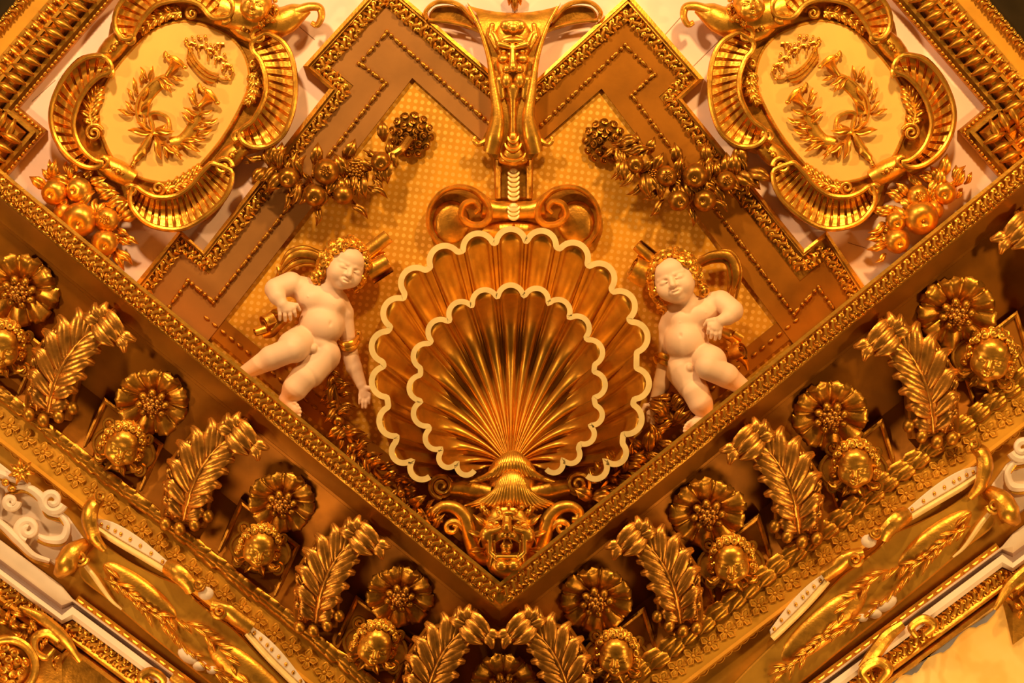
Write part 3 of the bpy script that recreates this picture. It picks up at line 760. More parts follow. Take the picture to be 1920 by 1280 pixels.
m = lambda x, y: (790 + x / 4, y / 4)
pr = []
def mE(x, y, h, rx, ry, rh, k=3, op='+', R=None): pr.append(E((*m(x, y), h), (rx / 4, ry / 4, rh), R, k, op))
def mC(x0, y0, h0, x1, y1, h1, r0, r1, k=2, op='+'): pr.append(Cn((*m(x0, y0), h0), (*m(x1, y1), h1), r0 / 4, r1 / 4, k, op))
mE(688, 300, 38, 140, 170, 12); mE(685, 480, 38, 120, 150, 14); mE(685, 640, 38, 95, 130, 10)
for q in (-1, 1):
    Q = lambda x: 688 + q * (x - 688)
    mE(Q(745), 190, 54, 42, 44, 9, 2); mC(Q(845), 190, 44, Q(860), 270, 46, 22, 20); mC(Q(860), 270, 46, Q(810), 350, 48, 20, 26)
    mC(Q(700), 355, 56, Q(790), 330, 54, 16, 26, 3); mC(Q(790), 330, 54, Q(830), 250, 48, 22, 16)
    mE(Q(760), 395, 52, 44, 20, 6, 2, '-'); mE(Q(758), 385, 48, 26, 16, 7, 1)
    mE(Q(760), 440, 50, 46, 36, 10, 3); mE(Q(738), 515, 56, 34, 40, 11, 2); mE(Q(735), 548, 62, 26, 8, 6, 1, '-')
    mE(Q(738), 600, 54, 44, 60, 12, 3); mC(Q(790), 600, 48, Q(775), 720, 46, 40, 30, 3); mC(Q(725), 590, 54, Q(700), 720, 48, 30, 20)
mE(690, 205, 56, 48, 42, 10, 2); mE(690, 170, 54, 70, 30, 9, 2); mE(690, 300, 54, 90, 26, 8, 3)
mC(685, 340, 56, 685, 480, 62, 16, 30, 3); mE(687, 500, 62, 38, 42, 10, 2)
mC(686, 660, 50, 686, 860, 44, 34, 18, 3); mC(686, 860, 44, 686, 990, 42, 18, 24, 3)
part('mask', clay(pr, .9), GOLD, TM, 'relief mask with bulging brows and nose', sharp=0)
for i, (y, w) in enumerate(((256, 10), (270, 15), (289, 23))):
    part('drop_ring', scale_drop((962, y + 3), w, 15 + i * 3, 50), GOLD, TM)
part('tail_ball', ball((962, 300, 36), (28, 12, 14), 14, 7), GOLD, TM)
part('stem', plate([(925, 296), (1000, 296), (999, 372), (928, 372)], 5, 16, 2).join(tube([(934, 300, 16), (934, 372, 16)], 6, 8)).join(tube([(992, 300, 16), (992, 372, 16)], 6, 8)), BRONZE, TM)
for i in range(6): part('scale', scale_drop((963, 324 + i * 9), 10, 10, 26), GOLDB, TM)
# pendant tip hanging into the top of the picture
PT = thing('leaf_pendant', 'small dark gold leaf pendant at the top edge above the term', 'ornament', (965, 4, 0))
for a, L in ((-40, 30), (-12, 26), (14, 26), (42, 30), (0, 40)):
    r = math.radians(a); part('leaf', blade([(965 - 6 * math.sin(r), -22, 14), (965 + L * .4 * math.sin(r), -8, 22), (965 + L * .55 * math.sin(r), L * .62 * math.cos(r) - 4, 12)], [4, 8, 1], 5, n=9), BRONZE, PT)
part('tip', ball((965, 0, 8), (9, 22, 12), 8, 6), BRONZE, PT)

# ------------------------------------------------------------------ roaring mask below the shell
MK = thing('grotesque_mask', 'gilded roaring bearded mask with leafy scroll arms at the cornice corner', 'mask', (950, 1015, 60))
m = lambda x, y: (780 + x / 4.924, 840 + y / 4.924)
pr = []
def mE(x, y, h, rx, ry, rh, k=2, op='+', R=None): pr.append(E((*m(x, y), h), (rx / 4.924, ry / 4.924, rh), R, k, op))
def mC(x0, y0, h0, x1, y1, h1, r0, r1, k=1.5, op='+'): pr.append(Cn((*m(x0, y0), h0), (*m(x1, y1), h1), r0 / 4.924, r1 / 4.924, k, op))
mE(845, 800, 118, 250, 310, 34); mE(840, 1050, 124, 190, 160, 34, 4); mE(845, 600, 122, 170, 100, 24, 4)
mE(840, 920, 160, 135, 85, 34, 2, '-')
for q in (-1, 1):
    Q = lambda x: 843 + q * (x - 843)
    mC(Q(1000), 770, 150, Q(1005), 960, 150, 26, 20); mC(Q(905), 745, 156, Q(1000), 770, 150, 34, 30, 3); mC(Q(1005), 960, 150, Q(930), 1030, 152, 20, 26)
    mC(Q(965), 860, 148, Q(960), 960, 147, 12, 10)
    mE(Q(945), 690, 156, 60, 40, 12, 2, '-'); mE(Q(940), 692, 148, 40, 28, 9, 1); mC(Q(890), 640, 158, Q(1010), 680, 146, 22, 14); mC(Q(890), 720, 154, Q(1000), 720, 146, 14, 10)
    mE(Q(885), 805, 164, 46, 36, 10, 1); mC(Q(880), 640, 156, Q(920), 590, 154, 26, 26, 2)
    mE(Q(900), 1080, 160, 58, 52, 12, 2); mE(Q(1040), 800, 140, 60, 70, 16, 5); mC(Q(980), 1010, 150, Q(1000), 1090, 142, 20, 14)
    mC(Q(1050), 740, 150, Q(1110), 880, 140, 12, 8)
    mC(Q(870), 850, 150, Q(890), 890, 148, 8, 5)
mC(840, 640, 158, 838, 740, 172, 40, 46, 3); mE(836, 725, 174, 44, 44, 11, 1.5); mE(835, 905, 140, 60, 50, 14, 2); mE(832, 960, 146, 46, 30, 10, 2)
mC(750, 1005, 158, 925, 1005, 158, 22, 22, 1.5); mE(855, 600, 160, 70, 30, 9, 2); mE(858, 520, 150, 28, 26, 9, 1); mE(755, 555, 146, 32, 28, 9, 1); mE(975, 545, 146, 32, 28, 9, 1)
part('face', clay(pr, .8), GOLD, MK, 'roaring face with knotted brow and open mouth', sharp=0)
bd = G(); rg = random.Random(8)
for i in range(34):
    u = rg.uniform(-1, 1); v = rg.uniform(0, 1); x, y = 843 + u * (175 - 130 * v), 1060 + 40 * (1 - abs(u)) + v * 150
    c = m(x, y); bd.join(curl((*c, 150 - 26 * v - 10 * abs(u)), rg.uniform(4, 6.5), frame_to((u * .8, .5, .8)), rg.uniform(0, 360), rg.choice((-1.3, 1.3)), .36))
bd.join(ball((*m(835, 1130), 128), (22, 18, 18), 10, 6))
part('beard', bd, GOLD, MK, sharp=60)
for q in (-1, 1):
    X = lambda x: 951 + q * (x - 951)
    A = spline([(X(985), 1050, 108), (X(1008), 1040, 112), (X(1020), 1005, 116), (X(1030), 970, 118), (X(1050), 952, 120), (X(1072), 950, 118), (X(1086), 960, 116), (X(1083), 974, 118), (X(1072), 974, 120)], 6)
    part('scroll_arm', tube(A, np.interp(np.linspace(0, 1, len(A)), [0, .3, .6, .8, 1], [14, 15, 11, 9, 6]), 10), GOLD, MK)
    B_ = spline([(X(1012), 1030, 112), (X(1022), 1006, 114), (X(1034), 988, 118), (X(1050), 978, 122), (X(1064), 984, 122), (X(1062), 996, 123), (X(1050), 997, 124), (X(1046), 988, 126), (X(1053), 985, 127)], 6)
    part('small_scroll', tube(B_, np.interp(np.linspace(0, 1, len(B_)), [0, .5, 1], [11, 6, 3]), 8), GOLD, MK)
    fol = G()
    for k, (x, y, a, L) in enumerate(((984, 990, -40, 40), (990, 1008, -20, 40), (994, 1030, 5, 30), (985, 972, -68, 26), (996, 962, -85, 20))):
        r = math.radians(a); d = np.array([q * math.cos(r), math.sin(r), 0]); p = np.array([X(x), y, 126.])
        fol.join(blade([p, p + d * L * .5 + (0, 0, 9), p + d * L + (0, 0, 0)], [3, 7, 1], 5, n=9))
    part('cheek_leaves', fol, GOLD, MK)
back = plate(spline([(900, 960), (951, 945), (1004, 960), (1030, 1000), (1006, 1045), (951, 1092), (898, 1045), (872, 1000)], 5, True), 10, 100, 6)
part('back_board', back, BROWN, MK)
# ------------------------------------------------------------------ the two putti
def xf(prims, R, t):
    out = []
    R = np.asarray(R); t = np.asarray(t, float)
    for p in prims:
        if p[0] == 'e':
            out.append(('e', tuple(R @ np.array(p[1]) + t), p[2], R if p[3] is None else R @ np.asarray(p[3]), p[4], p[5]))
        else: out.append(('c', tuple(R @ np.array(p[1]) + t), tuple(R @ np.array(p[2]) + t), p[3], p[4], p[5]))
    return out
def hand(wr, kn, tips, thumb, r=4.3, palm=(13, 11, 7), h=0):
    """wrist, four knuckles, four finger tips (with a bent middle joint), thumb root/joint/tip"""
    out = []; kn = np.array(kn, float); tips = np.array(tips, float); wr = np.array(wr, float)
    c = kn.mean(0); out.append(Cn(wr, c, palm[2] + 1, palm[2], k=5))
    for i, k_ in enumerate(kn): out.append(Cn(wr * .45 + c * .55 * .5 + k_ * .275, k_, palm[2] - .5, r + 1, k=3))
    for a, b in zip(kn, tips):
        m = (a + b) / 2 + np.array([0, 0, 2.5]); out.append(Cn(a, m, r, r * .92, k=.8)); out.append(Cn(m, b, r * .92, r * .72, k=.8))
    out.append(Cn(thumb[0], thumb[1], r * 1.35, r * 1.05, k=3)); out.append(Cn(thumb[1], thumb[2], r * 1.05, r * .75, k=.8))
    return out

# left putto
HL, RL = np.array([647, 500, 74.]), rotz(24) @ roty(20) @ rotx(2)
B = []
B += [E((602, 566, 58), (45, 38, 32), rotz(22)), E((603, 608, 64), (43, 40, 39), rotz(15), k=5), E((594, 645, 62), (42, 28, 33), rotz(24), k=4)]
B += [E((580, 560, 72), (22, 18, 18), None, k=14), E((622, 572, 72), (22, 18, 18), None, k=14)]        # chest
B += [Cn((614, 548, 60), (632, 520, 66), 21, 19, k=7)]                                                  # neck
B += [Cn((572, 542, 56), (545, 534, 62), 23, 21, k=9), Cn((545, 532, 62), (517, 541, 76), 23, 20, k=1)]  # upper arm (picture left)
B += [Cn((515, 543, 78), (520, 556, 90), 19, 16, k=3), Cn((520, 556, 90), (529, 570, 98), 15.5, 10.5, k=3)]
B += hand((530, 570, 98), [(525, 580, 99), (534, 582, 101), (543, 581, 101), (550, 577, 99)], [(525, 599, 96), (535, 601, 97), (545, 599, 97), (554, 592, 95)], [(541, 571, 97), (556, 572, 94), (562, 581, 90)], 4.4)
B += [Cn((632, 564, 54), (645, 586, 50), 21, 18, k=9), Cn((645, 586, 50), (651, 630, 44), 17, 15, k=4), Cn((652, 650, 44), (664, 690, 48), 16.5, 15, k=3), Cn((664, 690, 48), (677, 719, 52), 15, 10, k=3)]
B += hand((678, 724, 53), [(676, 741, 54), (682, 744, 55), (688, 743, 55), (692, 739, 54)], [(674, 756, 56), (680, 764, 58), (686, 764, 58), (692, 756, 57)], [(684, 727, 56), (697, 727, 60), (707, 733, 62)], 3.9, (11, 9, 6.5))
B += [Cn((570, 636, 66), (550, 650, 100), 30, 31, k=1.5), Cn((546, 655, 112), (508, 671, 104), 24, 23, k=1), Cn((508, 671, 104), (456, 700, 94), 22.5, 13, k=4), Cn((456, 700, 92), (436, 712, 92), 12, 11, k=2)]
B += [Cn((606, 666, 66), (581, 698, 82), 33, 29, k=1.5), Cn((569, 708, 92), (553, 728, 94), 26, 24, k=1), Cn((553, 728, 94), (537, 748, 90), 23, 14, k=4)]
B += [Cn((536, 750, 88), (552, 768, 96), 13.5, 12, k=3)]
for i, (x, y) in enumerate(((552, 755), (557, 760), (561, 766), (563, 772), (562, 779))): B.append(Cn((x - 8, y + 2, 98), (x, y, 102), 5.2 - .3 * i, 4.6 - .35 * i, k=1.2))
B += [E((588, 654, 96), (7, 9, 8), rotz(20), k=2), E((581, 658, 92), (7, 7, 6), None, k=2), E((595, 658, 92), (7, 7, 6), None, k=2)]
B += [E((620, 606, 103), (2.2, 5, 5), rotz(10), k=4, op='-'), E((577, 556, 91), (1.6, 1.6, 1.8), None, k=1), E((626, 570, 90), (1.6, 1.6, 1.8), None, k=1)]
B += xf(face_prims(43, .86, .015, .16), RL, HL)
PL = thing('putto_statue', 'pale painted nude putto with gilded curls standing on the cornice left of the shell', 'statue', (595, 620, 40), 'putti flanking the shell')
part('body', clay(B, 1.35), PUTTO, PL, sharp=0)

def hair_for(seed, Rm, c, extra, R=43, r=11.5, wide=.86):
    rg = random.Random(seed); g = G(); pts = []
    for a in np.linspace(-196, 16, 15): pts.append((math.cos(math.radians(a)) * (wide + .03), math.sin(math.radians(a)) * .97 - .10, .12))
    for a in np.linspace(-160, -20, 9): pts.append((math.cos(math.radians(a)) * .80, math.sin(math.radians(a)) * .93 - .08, .32))
    for a in np.linspace(-200, 20, 14): pts.append((math.cos(math.radians(a)) * (wide + .10), math.sin(math.radians(a)) * 1.02 - .12, -.2))
    for q in (-1, 1): pts += [(q * .96, .22, -.05), (q * .96, .45, -.15), (q * .90, .66, -.25)]
    pts += extra
    for x, y, z in pts:
        n = Rm @ np.array((x * .8 + rg.uniform(-.25, .25), y * .8 + rg.uniform(-.25, .25), .7))
        rr = r * rg.uniform(.8, 1.2); p = Rm @ np.array((x * R, y * R, z * R)) + c
        g.join(ball(p, rr * .72, 7, 4)).join(curl(p + n * 2, rr, frame_to(n), rg.uniform(0, 360), rg.choice((-1.7, 1.7)), .27))
    return g
part('hair', hair_for(2, RL, HL, [(-.9, .85, -.3), (-.8, 1.0, -.35)]), GOLD, PL, 'gilded curls', sharp=50)
def folds(paths, rs, flat=.8):
    g = G()
    for P, r in zip(paths, rs):
        Q = spline(P, 7); g.join(tube(Q, np.interp(np.linspace(0, 1, len(Q)), np.linspace(0, 1, len(r)), r), 8, flat))
    return g
def roll(c0, c1, r0, r1, turns=1.6, a0=200):
    """a curled ribbon end: a rolled sheet swept from c0 to c1"""
    n = 34; t = np.linspace(0, 1, n); a = math.radians(a0) + t * turns * 2 * PI
    c0 = np.array(c0, float); c1 = np.array(c1, float); d = c1 - c0; d /= np.linalg.norm(d)
    u = np.cross(d, (0, 0, 1.)); u /= np.linalg.norm(u); v = np.cross(u, d)
    V = []
    for c, r in ((c0, r0), (c0 * .5 + c1 * .5, (r0 + r1) / 2), (c1, r1)):
        for th in (0, 1.8):
            rr = r * (1 - .62 * t) - th; V.append(c + rr[:, None] * (np.cos(a)[:, None] * u + np.sin(a)[:, None] * v))
    V = np.array(V)[[0, 2, 4, 5, 3, 1]]
    return G().add(V.reshape(-1, 3), gridf(6, n, True))
part('drapery', folds([[(612, 490, 40), (580, 476, 44), (548, 480, 42), (522, 512, 30)], [(610, 484, 34), (575, 468, 38), (545, 473, 36), (526, 496, 26)], [(612, 500, 36), (582, 488, 40), (552, 494, 38), (528, 514, 28)], [(614, 478, 30), (580, 470, 32), (552, 476, 30)], [(520, 500, 26), (524, 512, 28), (516, 522, 24)]],
                      [[8, 9, 8, 2], [7, 8, 7, 2], [6, 7, 6, 2], [5, 6, 4], [2, 6, 2]]), BRONZE, PL, 'gilded drapery blown out behind the head')
part('ribbon_scroll', roll((684, 478, 52), (729, 443, 56), 16, 15, 1.7, 20).join(roll((690, 512, 52), (728, 490, 54), 25, 22, 1.7, 160)).join(tube(spline([(682, 490, 40), (700, 485, 42), (722, 476, 40)], 5), [14, 14, 14, 14, 14, 13, 12, 10, 9, 8, 6], 8)), GOLD, PL, 'curled gilded ribbon ends beside the head', sharp=50)
part('arm_band', folds([[(634, 640, 54), (646, 646, 66), (662, 642, 62), (672, 630, 44)], [(634, 648, 50), (648, 654, 64), (664, 650, 60), (673, 640, 42)], [(664, 634, 40), (672, 624, 40), (674, 640, 36)]], [[3, 6.5, 6.5, 3], [3, 6, 6, 3], [3, 6, 4]]), GOLD, PL, 'gilded band on the arm')
part('ribbon_end', folds([[(545, 590, 60), (522, 606, 58), (508, 622, 54), (494, 628, 50)], [(535, 582, 56), (515, 588, 52), (502, 604, 50)]], [[8, 11, 11, 7], [6, 9, 5]]).join(roll((510, 598, 62), (494, 606, 70), 18, 17, 1.4, 60)).join(roll((496, 618, 60), (478, 624, 66), 12, 10, 1.5, 60)), GOLD, PL, 'curled ribbon end at the hip', sharp=50)

# right putto
HR_, RR = np.array([1264, 524, 76.]), rotz(-22) @ roty(-8) @ rotx(6)
B = []
B += [E((1299, 598, 58), (46, 38, 32), rotz(-20)), E((1287, 640, 66), (42, 42, 40), rotz(-8), k=5), E((1290, 679, 62), (40, 28, 33), rotz(-14), k=4)]
B += [E((1279, 600, 73), (22, 18, 18), None, k=14), E((1320, 586, 73), (22, 18, 18), None, k=14)]
B += [Cn((1294, 574, 60), (1280, 552, 66), 21, 19, k=7)]
B += [Cn((1328, 572, 56), (1350, 566, 62), 23, 22, k=9), Cn((1352, 566, 64), (1374, 582, 78), 22, 20, k=1), Cn((1374, 586, 82), (1364, 596, 94), 18, 14, k=4), Cn((1366, 594, 94), (1352, 601, 100), 14, 10.5, k=3)]
B += hand((1350, 602, 100), [(1331, 610, 101), (1337, 615, 103), (1344, 617, 103), (1350, 615, 101)], [(1327, 625, 98), (1333, 633, 99), (1341, 636, 99), (1349, 634, 98)], [(1340, 600, 99), (1327, 602, 96), (1321, 610, 92)], 4.5)
B += [Cn((1264, 588, 54), (1253, 612, 50), 21, 18, k=9), Cn((1253, 612, 50), (1249, 660, 44), 17, 15, k=4), Cn((1249, 684, 44), (1240, 722, 48), 17, 16, k=3), Cn((1240, 722, 48), (1228, 752, 52), 15.5, 10.5, k=3)]
B += hand((1226, 758, 53), [(1216, 774, 54), (1222, 777, 55), (1228, 776, 55), (1232, 771, 54)], [(1215, 790, 56), (1221, 797, 58), (1226, 794, 58), (1230, 786, 57)], [(1219, 760, 56), (1209, 760, 60), (1204, 771, 62)], 4.0, (11, 9, 6.5))
B += [Cn((1316, 668, 66), (1332, 678, 98), 29, 31, k=1.5), Cn((1328, 688, 112), (1362, 704, 104), 25, 23, k=1), Cn((1362, 704, 104), (1402, 732, 94), 22.5, 14, k=4), Cn((1402, 732, 92), (1424, 744, 92), 12, 11, k=2)]
B += [Cn((1283, 696, 66), (1297, 722, 80), 33, 28, k=1.5), Cn((1304, 734, 90), (1314, 756, 94), 26, 23, k=1), Cn((1314, 756, 94), (1326, 778, 90), 22.5, 14, k=4)]
B += [Cn((1322, 782, 88), (1303, 795, 96), 13.5, 12, k=3)]
for i, (x, y) in enumerate(((1296, 790), (1291, 793), (1287, 797), (1284, 802), (1283, 808))): B.append(Cn((x + 8, y + 1, 98), (x, y, 102), 5.2 - .3 * i, 4.6 - .35 * i, k=1.2))
B += [E((1293, 690, 96), (7, 9, 8), rotz(-15), k=2), E((1286, 694, 92), (7, 7, 6), None, k=2), E((1300, 694, 92), (7, 7, 6), None, k=2)]
B += [E((1276, 628, 106), (2.2, 4, 5), None, k=4, op='-'), E((1275, 604, 92), (1.6, 1.6, 1.8), None, k=1), E((1324, 586, 91), (1.6, 1.6, 1.8), None, k=1)]
B += xf(face_prims(46, .86, .02, .2), RR, HR_)
PR = thing('putto_statue', 'pale painted nude putto with gilded curls standing on the cornice right of the shell', 'statue', (1295, 650, 40), 'putti flanking the shell')
part('body', clay(B, 1.35), PUTTO, PR, sharp=0)
part('hair', hair_for(6, RR, HR_, [(.9, .85, -.3), (-.88, .9, -.3), (-.78, 1.02, -.35)], 46), GOLD, PR, 'gilded curls', sharp=50)
part('drapery', folds([[(1308, 494, 36), (1332, 480, 42), (1366, 480, 44), (1380, 510, 44), (1372, 556, 36)], [(1306, 500, 30), (1336, 488, 36), (1362, 490, 38), (1370, 516, 38), (1364, 552, 30)], [(1310, 486, 30), (1340, 474, 36), (1372, 474, 36), (1388, 508, 34), (1380, 560, 28)]],
                      [[6, 8, 9, 9, 3], [5, 6, 6, 6, 2], [4, 5, 5, 5, 2]]), BRONZE, PR, 'gilded drapery looped behind the head')
part('ribbon_scroll', roll((1222, 484, 52), (1194, 459, 56), 16, 14, 1.7, 150).join(roll((1214, 516, 50), (1186, 500, 56), 29, 26, 1.7, 20)).join(tube(spline([(1228, 500, 40), (1214, 490, 42), (1196, 480, 38)], 5), [16, 16, 16, 15, 15, 14, 13, 12, 10, 8, 6], 8)), GOLD, PR, 'curled gilded ribbon ends beside the head', sharp=50)
part('arm_band', folds([[(1228, 664, 44), (1240, 666, 64), (1254, 672, 66), (1268, 680, 52)], [(1230, 674, 44), (1242, 678, 62), (1256, 684, 64), (1268, 688, 50)], [(1226, 668, 42), (1232, 678, 44), (1242, 686, 50)]], [[3, 6.5, 6.5, 3], [3, 6, 6, 3], [4, 5, 4]]), GOLD, PR, 'gilded band on the arm')
part('ribbon_end', folds([[(1350, 620, 62), (1368, 628, 60), (1380, 640, 56), (1376, 656, 58)], [(1362, 652, 56), (1384, 664, 58), (1398, 680, 52), (1402, 694, 48)]], [[8, 11, 9, 8], [6, 10, 6, 2]]).join(roll((1372, 664, 60), (1392, 656, 72), 18, 19, 1.5, 200)).join(roll((1376, 624, 62), (1392, 634, 60), 10, 9, 1.2, 60)), GOLD, PR, 'curled ribbon end at the hip', sharp=50)
# ------------------------------------------------------------------ fruit garlands
def fruit_apple(r):
    g = ball((0, 0, 0), (r, r, r * .95), 16, 10); V = g.V(); d = np.hypot(V[:, 0] - r * .1, V[:, 1] - r * .2) / r
    top = V[:, 2] > 0; V[top, 2] -= r * .38 * np.exp(-(d[top] / .22) ** 2); g.v = [V]
    g.join(ball((r * .1, r * .2, r * .6), (r * .10, r * .12, r * .16), 6, 4)); return g
def fruit_pome(r):
    g = ball((0, 0, 0), (r, r, r * .95), 16, 10)
    for i in range(6):
        a = i * PI / 3; g.join(blade([(r * .18 * math.cos(a), r * .18 * math.sin(a), r * .9), (r * .36 * math.cos(a), r * .36 * math.sin(a), r * 1.02), (r * .46 * math.cos(a), r * .46 * math.sin(a), r * .98)], [r * .1, r * .16, r * .02], 2, n=6))
    for i in range(5):
        a = i * 2 * PI / 5; g.join(ball((r * .16 * math.cos(a), r * .16 * math.sin(a), r * .92), r * .1, 6, 3))
    return g
def fruit_pear(r):
    g = ball((0, r * .15, 0), (r, r, r * .95), 16, 10).join(ball((0, -r * .75, r * .1), (r * .55, r * .7, r * .55), 12, 8)); return g
FA, FP, FQ = lmesh('apple', fruit_apple(20), DGOLD, 60), lmesh('pomegranate', fruit_pome(20), DGOLD, 60), lmesh('pear', fruit_pear(18), DGOLD, 60)
FAg, FPg, FQg = lmesh('gold_apple', fruit_apple(20), GOLD, 60), lmesh('gold_pomegranate', fruit_pome(20), GOLD, 60), lmesh('gold_quince', fruit_pear(18), GOLD, 60)
def leafg(L, w, curl_=8, m_=5, wav=0):
    return blade([(0, 0, 0), (L * .3, wav, curl_ * .9), (L * .65, -wav, curl_), (L, 0, -2)], [w * .3, w, w * .9, .5], m_, n=10)
LF1, LF2, LF3 = lmesh('broad_leaf', leafg(44, 12, 10), DGOLD, 60), lmesh('slim_leaf', leafg(40, 7, 9, 4, 2), DGOLD, 60), lmesh('long_leaf', leafg(56, 9, 12, 5, 3), DGOLD, 60)
LG1, LG2 = lmesh('gold_broad_leaf', leafg(40, 11, 10), GOLD, 60), lmesh('gold_slim_leaf', leafg(34, 7, 9, 4, 2), GOLD, 60)
def rotm(az, el, tw=0): # azimuth in the picture (clockwise from right), elevation out of the sheet
    return Matrix.Rotation(-math.radians(az), 4, 'Z') @ Matrix.Rotation(-math.radians(el), 4, 'Y') @ Matrix.Rotation(math.radians(tw), 4, 'X')
berry = G(); rg = random.Random(21)
for i in range(26):
    a = i * 2.39996; r = 3.4 * math.sqrt(i + .3); berry.join(ball((r * math.cos(a), r * math.sin(a), 12 - r * r * .03), 4, 6, 4))
BERRY = lmesh('berry_cluster', berry, DGOLD, 60)
knob = G()
for ring, (rad, n, s) in enumerate(((36, 12, 8.5), (22, 8, 8), (9, 4, 7))):
    for i in range(n):
        a = i * 2 * PI / n + ring; h = 14 + ring * 5
        knob.join(curl((rad * math.cos(a), rad * math.sin(a), h), s * 1.05, frame_to((.5 * math.cos(a), .5 * math.sin(a), .8)), rg.uniform(0, 360), 1.5, .3)).join(ball((rad * math.cos(a), rad * math.sin(a), h - 3), s * .8, 6, 4))
knob.join(tube([(0, 0, 0), (0, 0, 14)], [34, 37], 18))
HOOK = lmesh('curled_boss', knob, DGOLD, 60)
def garland(label, boss, stem, fruits, leaves, bossr, seed):
    t = thing('fruit_garland', label, 'garland', (boss[0], boss[1], 4), 'fruit garlands hanging from bosses')
    apart('curled_boss', HOOK, t, (*boss, 4), seed * 20, bossr / 42)
    part('stem', tube(spline(stem, 8), np.linspace(9, 7, 8 * (len(stem) - 1) + 1), 8), DGOLD, t)
    for k, x, y, h, r, rot in fruits:
        nm, me, base = {'a': ('apple', FA, 20), 'p': ('pomegranate', FP, 20), 'q': ('pear', FQ, 18), 'b': ('berry_cluster', BERRY, 20)}[k]
        apart(nm, me, t, (x, y, h), rot, r / base)
    rg = random.Random(seed)
    for x, y, h, az, L, kind in leaves:
        nm, me, base = {'w': ('broad_leaf', LF1, 44), 's': ('slim_leaf', LF2, 40), 'l': ('long_leaf', LF3, 56)}[kind]
        apart(nm, me, t, (x, y, h), 0, L / base, R=rotm(az, rg.uniform(2, 18), rg.uniform(-25, 25)))
    return t
def around(path, n, seed, L=(30, 46), kinds='wsl', bias=None):
    rg = random.Random(seed); P = resample(spline(path, 6), n); out = []
    T = np.gradient(P, axis=0)
    for i, (p, d) in enumerate(zip(P, T)):
        base = math.degrees(math.atan2(d[1], d[0])); q = 1 if i % 2 else -1
        out.append((p[0] + rg.uniform(-8, 8), p[1] + rg.uniform(-8, 8), p[2] + rg.uniform(-6, 8), base + q * rg.uniform(35, 105), rg.uniform(*L), rg.choice(kinds)))
    return out
pl = [(740, 290, 42), (700, 310, 44), (650, 335, 46), (600, 345, 46), (550, 335, 44), (500, 310, 38)]
lv = around(pl, 62, 31, (32, 52)) + [(720, 265, 34, -95, 40, 'w'), (590, 310, 40, -80, 44, 'w'), (645, 300, 38, -60, 46, 'w'), (520, 305, 38, -75, 40, 'w'), (500, 300, 36, 190, 40, 'l'), (548, 352, 44, 110, 44, 'l'), (660, 375, 40, 50, 46, 'l'), (690, 350, 42, 30, 44, 's'), (600, 385, 40, 100, 40, 's'), (480, 300, 30, 170, 24, 's'), (700, 330, 40, 60, 36, 's')]
garland('dark gold garland of fruit and leaves hanging across the left stepped frame', (772, 253), [(768, 260, 30), (752, 280, 44), (730, 292, 46)],
        [('a', 714, 303, 62, 19, 20), ('p', 612, 322, 68, 25, 10), ('a', 541, 333, 66, 20, 60), ('a', 590, 366, 66, 21, 30), ('q', 643, 362, 64, 19, -10), ('b', 668, 322, 56, 20, 30), ('b', 625, 358, 50, 16, 30)], lv, 41, 2)
pr_ = [(1150, 270, 42), (1180, 300, 44), (1230, 330, 46), (1290, 340, 46), (1345, 335, 44), (1400, 320, 38)]
lv = around(pr_, 60, 47, (32, 52)) + [(1190, 285, 34, -85, 38, 'w'), (1215, 290, 34, -70, 36, 'w'), (1268, 310, 38, -95, 44, 'w'), (1330, 310, 38, -100, 44, 'w'), (1385, 315, 36, -85, 44, 'w'), (1400, 320, 36, 10, 44, 'l'), (1395, 330, 36, 40, 40, 'w'), (1240, 355, 42, 150, 40, 'l'), (1245, 375, 42, 130, 40, 's'), (1296, 385, 42, 85, 40, 's'), (1330, 370, 40, 40, 46, 'l'), (1180, 315, 40, 140, 36, 's'), (1210, 345, 40, 150, 40, 's')]
garland('dark gold garland of fruit and leaves hanging across the right stepped frame', (1133, 265), [(1138, 270, 30), (1156, 284, 44), (1176, 298, 46)],
        [('a', 1191, 308, 62, 17, 20), ('p', 1250, 330, 66, 20, 10), ('a', 1304, 329, 68, 24, 60), ('p', 1362, 339, 64, 19, 30), ('a', 1272, 376, 66, 20, -10), ('a', 1322, 376, 66, 21, 90), ('b', 1226, 330, 54, 15, 30)], lv, 40, 3)

# ------------------------------------------------------------------ fruit piles on the plaster next to the cornice
def pile(label, fruits, path, seed, extra=()):
    t = thing('fruit_cluster', label, 'fruit', (fruits[0][1], fruits[0][2], 2), 'fruit piles on the cream plaster')
    for k, x, y, h, r, rot in fruits:
        nm, me, base = {'a': ('apple', FAg, 20), 'p': ('pomegranate', FPg, 20), 'q': ('quince', FQg, 18)}[k]
        apart(nm, me, t, (x, y, h), rot, r / base)
    rg = random.Random(seed)
    for x, y, h, az, L, kind in around(path, 46, seed, (26, 44), 'ws') + list(extra):
        nm, me, base = {'w': ('broad_leaf', LG1, 40), 's': ('slim_leaf', LG2, 34)}[kind]
        apart(nm, me, t, (x, y, h), 0, L / base, R=rotm(az, rg.uniform(4, 22), rg.uniform(-20, 20)))
    return t
pile('gilded pile of fruit and leaves on the plaster below the left cartouche', [('a', 149, 412, 46, 33, 20), ('a', 102, 360, 40, 25, 60), ('a', 148, 356, 38, 25, 100), ('p', 200, 412, 42, 24, 30), ('a', 196, 455, 46, 25, 10), ('q', 120, 395, 30, 20, 0)],
     [(86, 350, 26), (110, 330, 26), (150, 330, 26), (185, 365, 26), (215, 400, 26), (225, 440, 26), (215, 475, 24)], 5)
